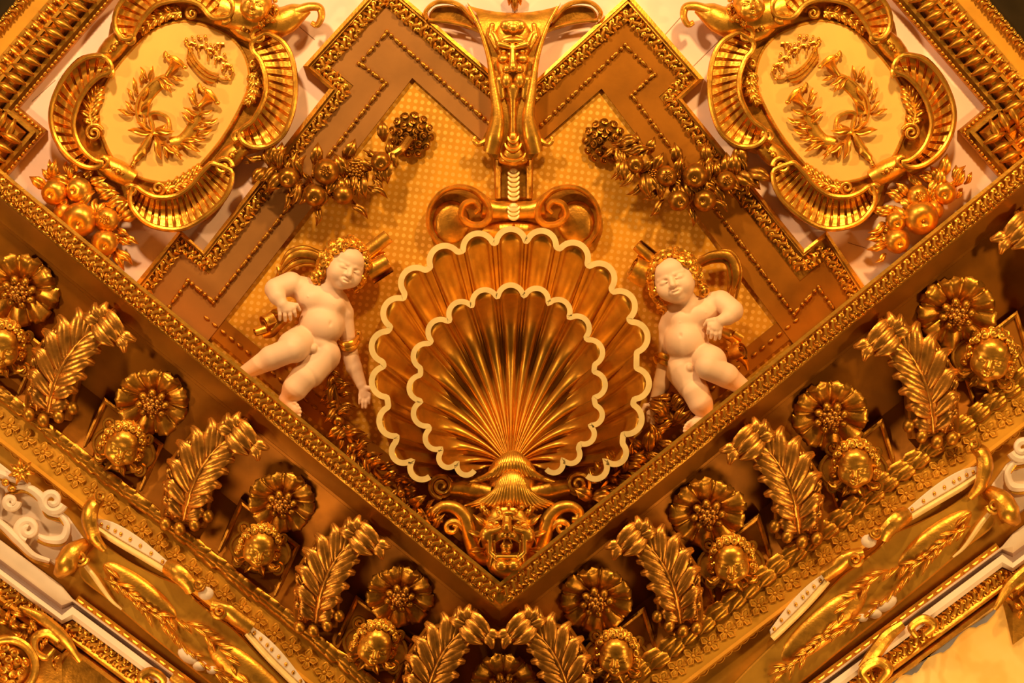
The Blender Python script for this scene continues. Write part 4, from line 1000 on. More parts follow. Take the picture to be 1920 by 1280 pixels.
pile('gilded pile of fruit and leaves on the plaster below the right cartouche', [('a', 1727, 408, 46, 33, 20), ('a', 1772, 362, 38, 22, 60), ('p', 1722, 368, 38, 22, 100), ('a', 1680, 415, 42, 20, 30), ('a', 1682, 452, 44, 24, 10), ('q', 1750, 390, 30, 20, 0)],
     [(1805, 355, 26), (1780, 335, 26), (1740, 345, 26), (1700, 370, 26), (1668, 405, 26), (1655, 440, 26), (1660, 470, 24)], 9, [(1765, 350, 36, -95, 36, 'w'), (1790, 350, 34, -60, 36, 'w')])

# ------------------------------------------------------------------ leafy sprays behind the shell, at the putti's feet
def spray(label, pts, seed, L=(26, 44), fruits=()):
    t = thing('leaf_spray', label, 'foliage', (pts[0][0], pts[0][1], 2), 'leaf sprays between shell and cornice')
    rg = random.Random(seed)
    part('stem', tube(spline(pts, 6), 6, 7), DGOLD, t)
    for x, y, h, az, L_, kind in around(pts, max(10, int(len(pts) * 7)), seed, L, 'wsl'):
        nm, me, base = {'w': ('broad_leaf', LF1, 44), 's': ('slim_leaf', LF2, 40), 'l': ('long_leaf', LF3, 56)}[kind]
        apart(nm, me, t, (x, y, h), 0, L_ / base, R=rotm(az, rg.uniform(0, 35), rg.uniform(-30, 30)))
    for x, y, h, r in fruits: apart('berry', FA, t, (x, y, h), 0, r / 20)
    return t
spray('dark gold leaf spray behind the left putto running down beside the shell', [(620, 700, 34), (630, 745, 38), (640, 790, 44), (660, 830, 50), (690, 870, 60), (722, 905, 70)], 4, (26, 44), [(622, 712, 40, 8), (634, 790, 52, 12), (662, 840, 58, 11)])
spray('gilded leaf spray below the lower left of the shell by the cornice', [(740, 890, 70), (760, 930, 82), (785, 955, 96), (808, 985, 110)], 12, (26, 40), [(752, 925, 96, 9)])
spray('gilded leaf spray at the right putto\'s standing foot', [(1262, 800, 60), (1258, 770, 52), (1262, 745, 46)], 14, (34, 52))
spray('dark gold leaf spray between the right of the shell and the cornice', [(1110, 940, 100), (1135, 905, 84), (1165, 880, 76), (1200, 850, 70), (1235, 825, 66)], 18, (28, 46), [(1150, 900, 90, 8)])
# the dark beaded ledge on top of the cornice, seen beyond its edge
for sd in 'lr':
    x0, x1 = (938, 380) if sd == 'l' else (938, 1500)
    q = [np.array([x, at_x(sd, 'top', x, -40), 12.]) for x in (x0, x1)]
    t = thing('bead_ledge', 'dark beaded strip along the panel foot behind the %s cornice' % SIDE[sd], 'moulding', (938, 1050, 4))
    pp = sweep([q[0][:2], q[1][:2]], [(-20, 4), (-20, 10), (20, 10), (20, 4)], h=0); part('strip', pp, BROWN, t, sharp=30)
    for p, ang, L in seq(q, 20): apart('reel', REELS, t, p, ang, .8)
# ------------------------------------------------------------------ cartouches (drawn on the right, mirrored to the left)
Z = lambda x, y: (1280 + x / 2.977, y / 2.977)
CT = thing('cartouche', 'gilded scroll cartouche with crown and wreath on the right plaster, under a cherub head', 'cartouche', (1556, 190, 2), 'cartouches on the plaster')
field = spline([(1549, 39), (1600, 57), (1649, 104), (1683, 150), (1700, 192), (1697, 240), (1680, 285), (1660, 312), (1633, 328), (1600, 339), (1565, 341), (1527, 325), (1495, 292), (1466, 255), (1442, 215), (1420, 168), (1418, 130), (1430, 95), (1452, 70), (1475, 57), (1510, 44)], 5, True)
OUTB = spline([(1400, 62), (1440, 40), (1470, 25), (1540, -40), (1620, -30), (1672, 30), (1690, 90), (1740, 108), (1782, 165), (1790, 235), (1765, 295), (1700, 335), (1668, 345), (1650, 390), (1600, 428), (1540, 428), (1480, 400), (1452, 350), (1440, 300), (1392, 280), (1349, 250), (1331, 190), (1336, 120), (1364, 72)], 5, True)
part('back_board', plate(OUTB, 0, 22, 8), BRONZE, CT)
part('field', plate(field, 20, 30, 3), FIELD, CT, 'smooth ochre oval field')
part('field_bead', tube(np.concatenate([field, np.full((len(field), 1), 29)], 1), 3, 6, closed=True), GOLD, CT)
def trough(outer, inner, n=40, flutes=14, hr=56, dep=22):
    O_ = resample(spline(outer, 8), n); I_ = resample(spline(inner, 8), n); g = G()
    nv = 11; V = []; k = 6
    N2 = n * k; O2 = resample(O_, N2); I2 = resample(I_, N2)
    for i in range(N2):
        ph = (i / N2 * flutes) % 1.0; rib = 7.5 * min(1, max(0, (.40 - abs(ph - .5)) / .07))
        for j in range(nv):
            u = .06 + .88 * j / (nv - 1); b = math.sin(PI * u)
            p = O2[i] * (1 - u) + I2[i] * u; V.append((p[0], p[1], hr - dep * b + rib * min(1, max(0, b - .3) * 3) - 3))
    g.add(V, gridf(N2, nv))
    return g, O_, I_
def cscroll(name_o, outer, inner, flutes, curl0=1, curl1=1, hr=56):
    g, O_, I_ = trough(outer, inner, 40, flutes, hr)
    c = part('c_scroll', g, GOLD, CT, 'fluted C scroll', sharp=45)
    loop = np.concatenate([O_, I_[::-1]]); loop = spline(loop[::2], 2, True); L3 = np.concatenate([loop, np.full((len(loop), 1), hr + 1.)], 1)
    part('rim', tube(L3, 5.2, 8, 1.3, closed=True), GOLD, c, 'raised rim')
    wall = strips([[(x, y, 18) for x, y in np.vstack([O_, I_[::-1], O_[:1]])[:, :2]], [(x, y, hr) for x, y in np.vstack([O_, I_[::-1], O_[:1]])[:, :2]]])
    part('side', wall, BRONZE, c)
    for end, q in ((0, curl0), (-1, curl1)):
        if not q: continue
        m_ = (O_[end] + I_[end]) / 2; r = np.linalg.norm((O_[end] - I_[end])) / 2
        part('curl', tube(spiral(m_, max(r, 9) * 1.12, 4, q, 1.3 if end == 0 else -1.3, 26, hr + 1, hr - 3), np.linspace(5.5, 3, 26), 8, 1.3), GOLD, c)
    return c
cscroll('l', [(1388, 60), (1361, 72), (1342, 96), (1332, 134), (1331, 181), (1340, 222), (1357, 255), (1388, 274), (1418, 272), (1436, 258)],
        [(1410, 72), (1412, 92), (1398, 110), (1387, 141), (1387, 175), (1397, 202), (1412, 226), (1428, 238), (1434, 244), (1437, 250)], 17, 270, 60)
cscroll('r', [(1676, 132), (1682, 110), (1702, 103), (1731, 111), (1764, 144), (1786, 191), (1788, 234), (1771, 275), (1740, 305), (1708, 314), (1690, 305)],
        [(1690, 138), (1698, 142), (1709, 151), (1722, 165), (1738, 193), (1747, 232), (1738, 266), (1722, 288), (1706, 300), (1697, 302), (1693, 303)], 17, 120, 300)
cscroll('b', [(1452, 318), (1450, 340), (1466, 373), (1502, 406), (1542, 427), (1582, 427), (1616, 413), (1638, 385), (1642, 362)],
        [(1480, 304), (1492, 308), (1506, 322), (1529, 349), (1556, 366), (1589, 369), (1614, 360), (1628, 350), (1636, 350)], 19, 180, 330)
cscroll('t', [(1455, 30), (1448, 6), (1470, -20), (1520, -42), (1575, -48), (1630, -22), (1662, 10), (1670, 44), (1660, 66), (1646, 76)],
        [(1472, 34), (1490, 30), (1508, 10), (1530, 0), (1560, 0), (1590, 8), (1610, 26), (1624, 46), (1632, 60), (1638, 70)], 18, 60, 300)
for x, y, a, L in ((1428, 52, -35, 26), (1450, 290, 40, 28), (1664, 320, -28, 34), (1672, 88, 48, 30)):
    d = np.array([math.cos(math.radians(a)), math.sin(math.radians(a)), 0]); p = np.array([x, y, 30.])
    part('knuckle', tube([p - d * L, p - d * L * .6, p, p + d * L * .6, p + d * L], [17, 20, 22, 20, 17], 12, .9), GOLD, CT)
    nn = np.array([-d[1], d[0], 0]); part('rosette_stud', G().join(ball(p + np.array([0, 0, 20.]), (7, 7, 5), 8, 5)).join(ball(p + d * 9 + (0, 0, 18.), (5, 4, 4), 6, 4)).join(ball(p - d * 9 + (0, 0, 18.), (5, 4, 4), 6, 4)), BRONZE, CT)
def infill(pts, q, L, n, c, r, a0, tw):
    g = acanthus([(x, y, 34) for x, y in pts], (1, 1), n, L, 6, 5, 4, ang=(50, 25))
    g.join(tube(spiral(c, r, 2, a0, tw, 28, 36, 46), np.linspace(5, 3, 28), 7))
    part('acanthus_infill', g, GOLD, CT, 'acanthus spray in the curve of a scroll', sharp=60)
infill([(1712, 232), (1716, 212), (1712, 192), (1702, 168)], 1, 22, 6, (1709, 248), 17, 200, 1.8)
infill([(1575, 352), (1552, 346), (1530, 334), (1512, 316)], 1, 18, 6, (1588, 352), 14, 0, 1.7)
infill([(1545, 22), (1572, 24), (1598, 36), (1618, 56)], 1, 18, 6, (1525, 24), 13, 180, 1.7)
infill([(1412, 136), (1408, 152), (1410, 172), (1420, 190)], 1, 16, 5, (1410, 120), 9, 90, 1.5)
# crown
cr = part('crown', plate(spline([Z(590, 425), Z(600, 455), Z(640, 460), Z(700, 400), Z(755, 340), Z(755, 290), Z(745, 275), Z(690, 350), Z(640, 405)], 5, True), 28, 36, 2), GOLD, CT, 'gilded crown relief')
for P in ([Z(578, 415), Z(640, 395), Z(700, 340), Z(738, 270)], [Z(600, 455), Z(660, 435), Z(715, 380), Z(757, 325)], [Z(590, 435), Z(650, 415), Z(708, 360), Z(748, 300)]):
    Q = spline([(x, y, 37) for x, y in P], 6); part('band', tube(Q, 2.6, 6), GOLD, cr)
rg = random.Random(3)
for k, (x, y) in enumerate([(500, 395), (520, 440), (510, 365), (540, 335), (548, 300), (580, 275), (570, 240), (600, 250), (598, 300), (625, 245), (655, 200), (650, 235), (680, 215), (694, 200), (715, 225), (728, 203), (745, 240), (765, 230), (760, 215), (560, 380), (545, 360), (600, 330), (625, 295), (650, 270), (690, 260), (660, 255), (580, 325), (540, 420), (520, 385), (735, 262), (705, 250), (610, 275)]):
    part('pearl', ball((*Z(x, y), 36), rg.uniform(2.8, 4.2), 6, 4), GOLD, cr)
arch = G()
for P in ([(520, 445), (500, 400), (520, 360), (560, 350)], [(560, 400), (540, 360), (560, 320), (600, 320)], [(600, 360), (590, 300), (620, 270), (650, 270)], [(640, 340), (640, 280), (670, 250), (700, 260)], [(690, 310), (700, 250), (730, 235), (760, 240)], [(585, 430), (555, 445), (525, 445)], [(735, 285), (745, 262), (762, 240)], [(570, 235), (575, 260), (580, 290)], [(550, 240), (590, 238)]):
    arch.join(tube(spline([(*Z(*p), 35) for p in P], 5), 2.2, 5))
part('arches', arch, GOLD, cr)
# wreath
wr = part('wreath', G().join(tube(spline([(*Z(x, y), 33) for x, y in ((850, 410), (930, 440), (1010, 520), (1040, 600), (1020, 680), (960, 730), (900, 790), (830, 820), (750, 790), (700, 720), (680, 640), (690, 580))], 6), 3.2, 6)), GOLD, CT, 'gilded laurel wreath relief')
WL = blade([(0, 0, 0), (9, 1.5, 5), (20, -1, 5), (30, 0, 0)], [1.6, 4.6, 4.4, .5], 4, n=9)
WLM = lmesh('laurel', WL, GOLD, 60)
def lf(x, y, az, s=1.0): apart('laurel', WLM, wr, (*Z(x, y), 34), 0, s, R=rotm(az, 8, random.uniform(-15, 15)))
for x, y, az in ((960, 450, -100), (975, 440, -60), (1010, 470, -90), (1030, 520, -75), (1050, 560, -60), (1050, 620, -50), (1060, 640, -20), (1000, 560, -110), (1010, 620, -130), (900, 430, 150), (880, 450, 120), (920, 440, 130), (850, 430, 165), (1000, 640, 95),
                 (690, 590, -50), (700, 560, -70), (700, 640, -30), (690, 640, 200), (690, 690, 195), (720, 720, 190), (660, 700, 210), (740, 770, 175), (790, 800, 160), (760, 800, 150), (700, 760, 205), (830, 810, 120), (880, 790, 100), (860, 820, 150), (720, 680, -40), (780, 790, 190)): lf(x, y, az, random.uniform(.85, 1.1))
for x, y, az, s in ((950, 730, -30, 1.1), (960, 735, -5, 1.4), (940, 730, 180, 1.3), (930, 760, 105, 1.5), (900, 800, 150, 1.2), (940, 740, 215, 1.0)): lf(x, y, az, s)
def trumpet(base, mouth, r0, r1):
    b, m_ = np.array([*Z(*base), 34.]), np.array([*Z(*mouth), 44.]); t = np.linspace(0, 1, 12)[:, None]
    P = b + (m_ - b) * t; g = tube(P, r0 + (r1 - r0) * np.linspace(0, 1, 12) ** 2.6, 12, .8)
    d = (m_ - b) / np.linalg.norm(m_ - b); n_ = np.array([-d[1], d[0], 0])
    g.join(tube([m_ + n_ * r1 * 1.25, m_ + d * 4 + n_ * r1 * .4 + (0, 0, 5), m_ + d * 3 - n_ * r1 * .5 + (0, 0, 4), m_ - n_ * r1 * 1.3], [3, 4.5, 4.5, 3.4], 7)).join(ball(m_ - n_ * r1 * 1.3, (6, 4.5, 4.5), 8, 5)).join(ball(m_ + n_ * r1 * 1.3, 4, 8, 5)); return g
part('trumpet', trumpet((870, 420), (815, 340), 5, 15).join(tube(spline([(*Z(x, y), 38) for x, y in ((830, 350), (862, 320), (878, 290), (885, 320))], 5), [5, 5, 5, 5, 5, 4, 4, 4, 4, 4, 4, 3, 3, 3, 3, 3], 7)), GOLD, wr, 'flower shaped trumpet mouth')
part('trumpet', trumpet((690, 590), (625, 530), 5, 15).join(tube(spline([(*Z(x, y), 38) for x, y in ((640, 520), (672, 498), (690, 465), (695, 490))], 5), [5, 5, 5, 5, 5, 4, 4, 4, 4, 4, 4, 3, 3, 3, 3, 3], 7)), GOLD, wr, 'flower shaped trumpet mouth')
part('band_of_horn', tube(spline([(*Z(x, y), 30) for x, y in ((900, 450), (950, 500), (990, 560), (1005, 640))], 6), np.linspace(13, 11, 19), 8, .5), GOLD, wr)
part('band_of_horn', tube(spline([(*Z(x, y), 30) for x, y in ((700, 620), (720, 700), (780, 780), (850, 800))], 6), np.linspace(11, 13, 19), 8, .5), GOLD, wr)
bow = [(*Z(x, y), 38) for x, y in ((945, 740), (870, 740), (855, 690), (870, 650), (930, 625), (965, 640), (950, 690), (945, 740))]
part('bow', tube(spline(bow, 4), 4.2, 7), GOLD, wr)
part('torch', tube([(*Z(x, y), 35) for x, y in ((950, 735), (985, 800), (1000, 820), (1010, 845), (1025, 860), (1040, 880), (1050, 895), (1060, 915))], [4, 8, 7, 10, 7, 8, 4, 5], 9).join(ball((*Z(1062, 920), 36), 4.5, 8, 5)), GOLD, wr, 'torch handle')
# cherub head over the cartouche
hd = part('winged_hood', tube(spline([(1472, 14, 30), (1440, 24, 34), (1400, 32, 34), (1360, 40, 36), (1330, 26, 38), (1305, 16, 40)], 8), np.interp(np.linspace(0, 1, 41), [0, .5, .8, 1], [34, 34, 22, 8]), 12, .8), GOLD, CT, 'hooded wing swept to a curl')
part('hook', tube(spline([(1330, 20, 44), (1305, 12, 46), (1286, 14, 46), (1282, 30, 46), (1290, 46, 44), (1300, 42, 40)], 6), np.linspace(10, 5, 31), 9), GOLD, hd)
FC = clay(xf(face_prims(34, .84, .01), rotz(-14) @ roty(14) @ rotx(6), (1404, 8, 70)), 1.2)
part('cherub_face', FC, GOLD, CT, 'small smiling cherub face', sharp=0)
hc = G(); rg = random.Random(9)
for i in range(26):
    a = math.radians(rg.uniform(95, 330)); r = rg.uniform(28, 42); c = (1402 + r * math.cos(a), 6 + r * 1.05 * math.sin(a), 62 + rg.uniform(-8, 6))
    hc.join(curl(c, rg.uniform(5.5, 8), frame_to((math.cos(a), math.sin(a), .8)), rg.uniform(0, 360), 1.5, .3)).join(ball(c, 5, 6, 4))
part('cherub_curls', hc, GOLD, CT, sharp=60)
mirror(CT, 'gilded scroll cartouche with crown and wreath on the left plaster, under a cherub head', 942.5, 0, 1)

# ------------------------------------------------------------------ heavy picture frames in the upper corners
CF = thing('painting_frame', 'heavy gilded moulding frame with gadroons, cut by the upper right corner', 'frame', (1850, 200, 2), 'painting frames in the upper corners')
edge = [(1640, -37), (1847, 202), (1795, 245), (1900, 366)]
def band(d0, d1, prof): return sweep(edge, [(d0 + (d1 - d0) * a, h) for a, h in prof])
def off(d): return offset_poly(edge, d)
part('bead_bed', band(0, 16, [(0, 0), (0, 18), (.2, 24), (1, 26), (1, 20)]), BRONZE, CF, sharp=30)
part('fillet', band(16, 25, [(0, 22), (0, 36), (.8, 38), (1, 30)]), GOLD, CF, sharp=30)
part('torus', band(25, 62, [(0, 22), (.15, 38), (.35, 46), (.6, 46), (.85, 36), (1, 22)]), BRONZE, CF)
part('inner_fillet', band(60, 68, [(0, 22), (0, 34), (.8, 34), (1, 28)]), GOLD, CF, sharp=30)
part('leaf_bed', band(67, 92, [(0, 26), (1, 20)]), GOLD, CF, sharp=30)
part('flat_border', band(92, 122, [(0, 20), (0, 14), (1, 12)]), OCHRE, CF, 'plain ochre border', sharp=30)
part('sight_edge', band(122, 136, [(0, 12), (0, 22), (.5, 26), (1, 18), (1, 8)]), GOLD, CF, sharp=30)
part('canvas', band(136, 420, [(0, 8), (1, 8)]), DARK, CF, 'dark painted canvas')
BD3 = lmesh('pearl_bead', ball((0, 0, 0), 4.6, 7, 4), GOLD)
def on(d, h): return [(x, y, h) for x, y in off(d)]
for p, ang, L in seq(on(7, 25), 10): apart('pearl_bead', BD3, CF, p, ang, (1.1, .8, .9))
GAD = lmesh('gadroon', blade([(-5, 20, -2), (-2, 8, 6), (2, -8, 7), (5, -20, -2)], [3, 8, 8, 3], 7, 0.0, n=9), BRONZE, 60)
for p, ang, L in seq(on(43, 43), 22): apart('gadroon', GAD, CF, p, ang, random.uniform(.95, 1.05))
pk = blade([(0, 12, 0), (0, 2, 7), (0, -12, 3)], [6, 7.5, .6], 6, n=8).join(ball((9, -2, 2), (3.6, 6, 4), 6, 4))
PEAK = lmesh('peaked_leaf', pk, GOLD, 60)
for p, ang, L in seq(on(79, 26), 21): apart('peaked_leaf', PEAK, CF, p, ang, random.uniform(.9, 1.1))
for p, ang, L in seq(on(128, 24), 18): apart('sight_leaf', LEAFB, CF, p, ang, .9)
mirror(CF, 'heavy gilded moulding frame with gadroons, cut by the upper left corner', 942.5)
# ------------------------------------------------------------------ the walls below the rope moulding
FRESCO = mat('faded_fresco', (.80, .46, .10), .7, 0, .10, 2.2, .04, 40, col2=(.86, .60, .22))
MAUVE = mat('mauve_paint', (.50, .34, .28), .6, 0, .1, 4)  # dull mauve colour of the groove between the cream mouldings
SLATE = mat('blue_grey_paint', (.20, .18, .20), .7, 0, .15, 6)
YEL = mat('yellow_wall', (.80, .40, .045), .34, .6, .14, 6, .2, 30, spec=.3)
def fresco_detail(m):
    nt = m.node_tree; b = nt.nodes['Principled BSDF']; old = b.inputs['Base Color'].links[0].from_socket
    tc = nt.nodes.new('ShaderNodeTexCoord'); w = nt.nodes.new('ShaderNodeTexWave'); w.inputs['Scale'].default_value = 1.6; w.inputs['Distortion'].default_value = 22; w.inputs['Detail'].default_value = 4
    nt.links.new(tc.outputs['Object'], w.inputs['Vector'])
    r = nt.nodes.new('ShaderNodeValToRGB'); r.color_ramp.elements[0].position = .45; r.color_ramp.elements[1].position = .95; r.color_ramp.elements[1].color = (.35, .35, .35, 1)
    nt.links.new(w.outputs['Fac'], r.inputs[0])
    mx = nt.nodes.new('ShaderNodeMix'); mx.data_type = 'RGBA'; mx.inputs[7].default_value = (.62, .27, .02, 1)
    nt.links.new(r.outputs[0], mx.inputs[0]); nt.links.new(old, mx.inputs[6]); nt.links.new(mx.outputs[2], b.inputs['Base Color'])
fresco_detail(FRESCO)
fl = G()
for i in range(4):
    a = math.radians(45 + 90 * i); c, s = math.cos(a), math.sin(a)
    fl.join(ball((10.5 * c, 10.5 * s, 0), (9.5, 6.8, 4.2), 10, 4, rotz(45 + 90 * i)))
    fl.join(tube([(4 * c - 3 * s, 4 * s + 3 * c, 3), (12 * c - 6 * s, 12 * s + 6 * c, 4), (18 * c, 18 * s, 3), (12 * c + 6 * s, 12 * s - 6 * c, 4), (4 * c + 3 * s, 4 * s - 3 * c, 3)], 1.5, 5))
fl.join(ball((0, 0, 2), (4, 4, 4), 8, 4))
FLW = lmesh('flower', fl, OCHRE, 50)
fan_ = G()
for r in (6, 11.5, 17):
    fan_.join(tube([(r * math.cos(a), r * math.sin(a), 1.5) for a in np.linspace(PI, 2 * PI, 11)], 1.7, 5))
FANM = lmesh('scale_fan', fan_, OCHRE, 50)

for sd, wn_ in (('l', 'wall_left'), ('r', 'wall_right')):
    L_ = sd == 'l'
    mp = (lambda x, y, h=0: (x, y, h)) if L_ else (lambda x, y, h=0: (2015 - x, y - 98, h))
    mps = lambda P: [mp(*p) for p in P]
    MP = lambda g: (g.tf(), setattr(g, 'v', [g.V() * np.array([1, 1, 1])]), g)[2] if L_ else (setattr(g, 'v', [g.V() * np.array([-1, 1, 1]) + np.array([2015, -98, 0])]), g)[1]
    at = mp(250, 1150, 70)
    b0, b1 = ln(sd, 'rope', 12, 46), ln(sd, 'band', 0, 66)
    w = solo(wn_, strips([ln(sd, 'band', 2, 50), ln(sd, 'band', 30, 52), ln(sd, 'end', 200, 54)]), YEL, 'gilded %s wall below the flowered band' % SIDE[sd], 'wall', at, kind='structure')
    fb = thing('flower_band', 'tan band of four petalled flowers below the %s laurel rope' % SIDE[sd], 'moulding', at)
    part('band', strips([ln(sd, 'rope', 8, 40), ln(sd, 'rope', 14, 52), ln(sd, 'rope', 24, 54), ln(sd, 'band', -8, 64), ln(sd, 'band', 0, 70), ln(sd, 'band', 4, 66), ln(sd, 'band', 4, 52)]), OCHRE, fb, sharp=30)
    c0 = (ln(sd, 'rope', 24, 55) + ln(sd, 'band', -8, 64)) / 2
    for i, (p, ang, L) in enumerate(seq([c0[1], c0[-1]], 39)):
        apart('flower', FLW, fb, p + np.array([0, -5, 0]), ang + 20, 1.02)
        d = np.array([math.cos(math.radians(ang)), math.sin(math.radians(ang)), 0])
        up = np.array([d[1], -d[0], 0]); up = up if up[1] < 0 else -up
        apart('scale_fan', FANM, fb, p + d * L * .5 + up * 6 + (0, 0, -2), ang + (0 if L_ else 180), 1.05)
        apart('scale_fan', FANM, fb, p + d * L * .5 - up * 20 + (0, 0, 1), ang + (0 if L_ else 180), .9)
        apart('scale_fan', FANM, fb, p - up * 24 + (0, 0, 1), ang + (0 if L_ else 180), .8)
    # cream moulding with a break, dentils above, gold leaf below
    t = thing('trim_3' if L_ else 'trim_4', 'cream and gold string moulding with a break along the %s wall' % SIDE[sd], 'moulding', at, kind='structure')
    sl = .745
    brk = [(-260, 1020 - sl * 260), (116, 1020 + sl * 116), (136, 1066 + sl * 136 - 14), (700, 1066 - 14 + sl * 700)]
    def lnx(dA, dB, h): return mps([(x, y + (dA if i < 2 else dB), h) for i, (x, y) in enumerate(brk)])
    part('cream_cove', strips([lnx(-9, -32, 56), lnx(-8, -31, 112), lnx(-5, -29, 120), lnx(16, -27, 116), lnx(28, -26, 108)]), CREAM, t, 'cream moulding with a stepped break', sharp=30)
    part('mauve_groove', strips([lnx(28, -26, 108), lnx(36, -22, 98), lnx(46, -17, 101)]), MAUVE, t, 'dull mauve groove', sharp=30)
    part('cream_fillet', strips([lnx(46, -17, 104), lnx(47, -16, 120), lnx(56, -2, 124), lnx(63, 7, 116), lnx(64, 8, 90)]), CREAM, t, 'thin cream moulding', sharp=30)
    part('gold_ledge', strips([lnx(63, 7, 92), lnx(65, 10, 104), lnx(96, 38, 112), lnx(104, 46, 118), lnx(112, 51, 114), lnx(116, 53, 96)]), GOLD, t, sharp=30)
    for p, ang, L in seq(np.array(lnx(80, 24, 108)), 15): apart('ledge_leaf', LEAFM, t, p + np.array([0, random.uniform(-3, 3), 0]), ang + random.uniform(-20, 20), random.uniform(1.1, 1.4))
    part('gold_cornice', strips([lnx(116, 53, 90), lnx(118, 55, 104), lnx(140, 60, 110), lnx(200, 70, 104)] + ([lnx(330, 320, 104)] if L_ else [lnx(202, 72, 66)])), BRONZE, t, sharp=30)
    q = np.array(mps([(x, 1066 - 44 + sl * x, 96) for x in (140, 700)]))
    part('dentil_bed', sweep(q[:, :2], [(-13, 58), (-13, 90), (13, 90), (13, 58)]), GOLD, t, sharp=30)
    den = lmesh('dentil', plate([(-7, -8), (7, -8), (7, 8), (-7, 8)], 0, 9, 2.5), GOLD, 30) if L_ else den
    for p, ang, L in seq(q, 21): apart('dentil', den, t, p + np.array([0, 0, -7]), ang, (1, 1, .8))
    # the long gilt panel with beaded cream strips and curled ribbon ends
    c = thing('strapwork_panel', 'long gilded strapwork panel with cream beaded strips and ribbon curls on the %s wall' % SIDE[sd], 'ornament', at, 'strapwork panels on the walls')
    body = [(172, 985), (190, 1012), (240, 1050), (300, 1080), (338, 1096), (372, 1128), (412, 1160), (440, 1180), (520, 1262), (640, 1380), (700, 1470), (560, 1410), (420, 1302), (300, 1206), (210, 1130), (150, 1080), (160, 1040), (178, 1020)]
    part('gilt_panel', plate(mps([(*p, 0) for p in spline(body, 4, True)]), 56, 92, 3), YEL, c, sharp=30)
    swell = G().join(ball((262, 1108, 86), (92, 26, 18), 20, 8, rotz(37))).join(ball((470, 1270, 86), (110, 34, 18), 20, 8, rotz(40)))
    part('swelling', MP(swell), GOLD, c, sharp=0)
    rg = random.Random(17); fe = G()
    for i in range(70):
        u = (i % 35) / 34; x = 196 + 350 * u; y = 1060 + 278 * u + (22 if i < 35 else -12) * math.sin(u * 9) + (i // 35) * 24; a = 40 + rg.uniform(-35, 35); r = math.radians(a); L = rg.uniform(22, 44)
        fe.join(blade([(x, y, 98), (x + L * .5 * math.cos(r), y + L * .5 * math.sin(r), 106), (x + L * math.cos(r), y + L * math.sin(r), 99)], [1.5, 4.5, .6], 3.5, n=8))
    part('engraved_feathers', MP(fe), GOLD, c, 'feather relief on the gilt panel', sharp=50)
    for P in ([(181, 976), (215, 992), (262, 1020), (318, 1060)], [(468, 1176), (500, 1206), (535, 1242), (572, 1284)]):
        Q = spline(P, 8); up_ = np.array([(x, y - 13 * math.sin(PI * (.12 + .76 * i / (len(Q) - 1)))) for i, (x, y) in enumerate(Q)]); dn_ = np.array([(x - 2, y + 13 * math.sin(PI * (.12 + .76 * i / (len(Q) - 1)))) for i, (x, y) in enumerate(Q)])
        s_ = part('cream_strip', plate(mps([(*p, 0) for p in np.concatenate([up_, dn_[::-1]])]), 66, 100, 2), CREAM, c, 'cream strip set with gilt studs', sharp=30)
        part('strip_edge', tube(np.array(mps([(x - 3, y + 6, 98) for x, y in dn_])), 6, 8), GOLDB, s_)
        for k in np.linspace(.1, .92, 8):
            x, y = Q[int(k * (len(Q) - 1))]; part('stud', ball(mp(x + 1, y + 3, 100), (3.6, 4.4, 3.5), 8, 4), GOLD, s_)
    for k, (P, r) in enumerate(([[(186, 936, 96), (172, 950, 112), (168, 975, 116), (176, 1006, 110), (196, 1030, 100)], (12, 15, 16, 13, 7)], [[(160, 1018, 96), (136, 1036, 112), (122, 1060, 118), (108, 1078, 108)], (12, 20, 22, 10)],
                                [[(316, 1062, 96), (334, 1074, 110), (352, 1092, 112), (360, 1108, 108)], (17, 18, 16, 13)], [[(398, 1134, 104), (424, 1142, 110), (444, 1158, 106), (470, 1176, 98)], (11, 13, 15, 15)])):
        Q = np.array(mps(spline(P, 7))); part('ribbon_roll', tube(Q, np.interp(np.linspace(0, 1, len(Q)), np.linspace(0, 1, len(r)), r), 10), GOLD, c, 'curled gilt ribbon end')
    for (x, y), r, a0, tw in (((150, 1046), 15, 0, 1.6), ((188, 930), 10, 90, 1.4), ((372, 1096), 11, 0, 1.6), ((412, 1146), 14, 180, -1.5)):
        part('roll_end', MP(tube(spiral((x, y), r, 3, a0, tw, 24, 116, 122), np.linspace(5, 3.5, 24), 7, 1.3)), GOLD, c)
    for q_, r_, k_ in (((386, 1112, 102), (15, 13, 12), 0), ((418, 1144, 98), (16, 10, 12), 30), ((352, 1230, 98), (22, 12, 10), 35), ((375, 1248, 98), (14, 10, 10), 0), ((398, 1256, 100), (11, 8, 8), 0)):
        part('cream_knot', MP(ball(q_, r_, 12, 7, rotz(k_))), CREAM, c, 'cream ribbon knot')
    part('panel_lip', tube(np.array(mps(spline([(160, 1060, 100), (176, 1080, 104), (206, 1122, 100), (228, 1142, 96)], 8))), np.interp(np.linspace(0, 1, 25), [0, .4, 1], [4, 5, 2]), 8), GOLDB, c)
    # cream arabesques at the outer end
    ar = thing('arabesque', 'cream scrolling arabesque edged in gold at the outer end of the %s wall' % SIDE[sd], 'ornament', at, 'cream arabesques on the walls')
    grd = plate(mps([(x, y, 0) for x, y in [(-260, 690), (0, 868), (128, 968), (158, 1010), (122, 1074), (-260, 800)]]), 56, 76, 3)
    part('cream_ground', grd, CREAM, ar, sharp=30)
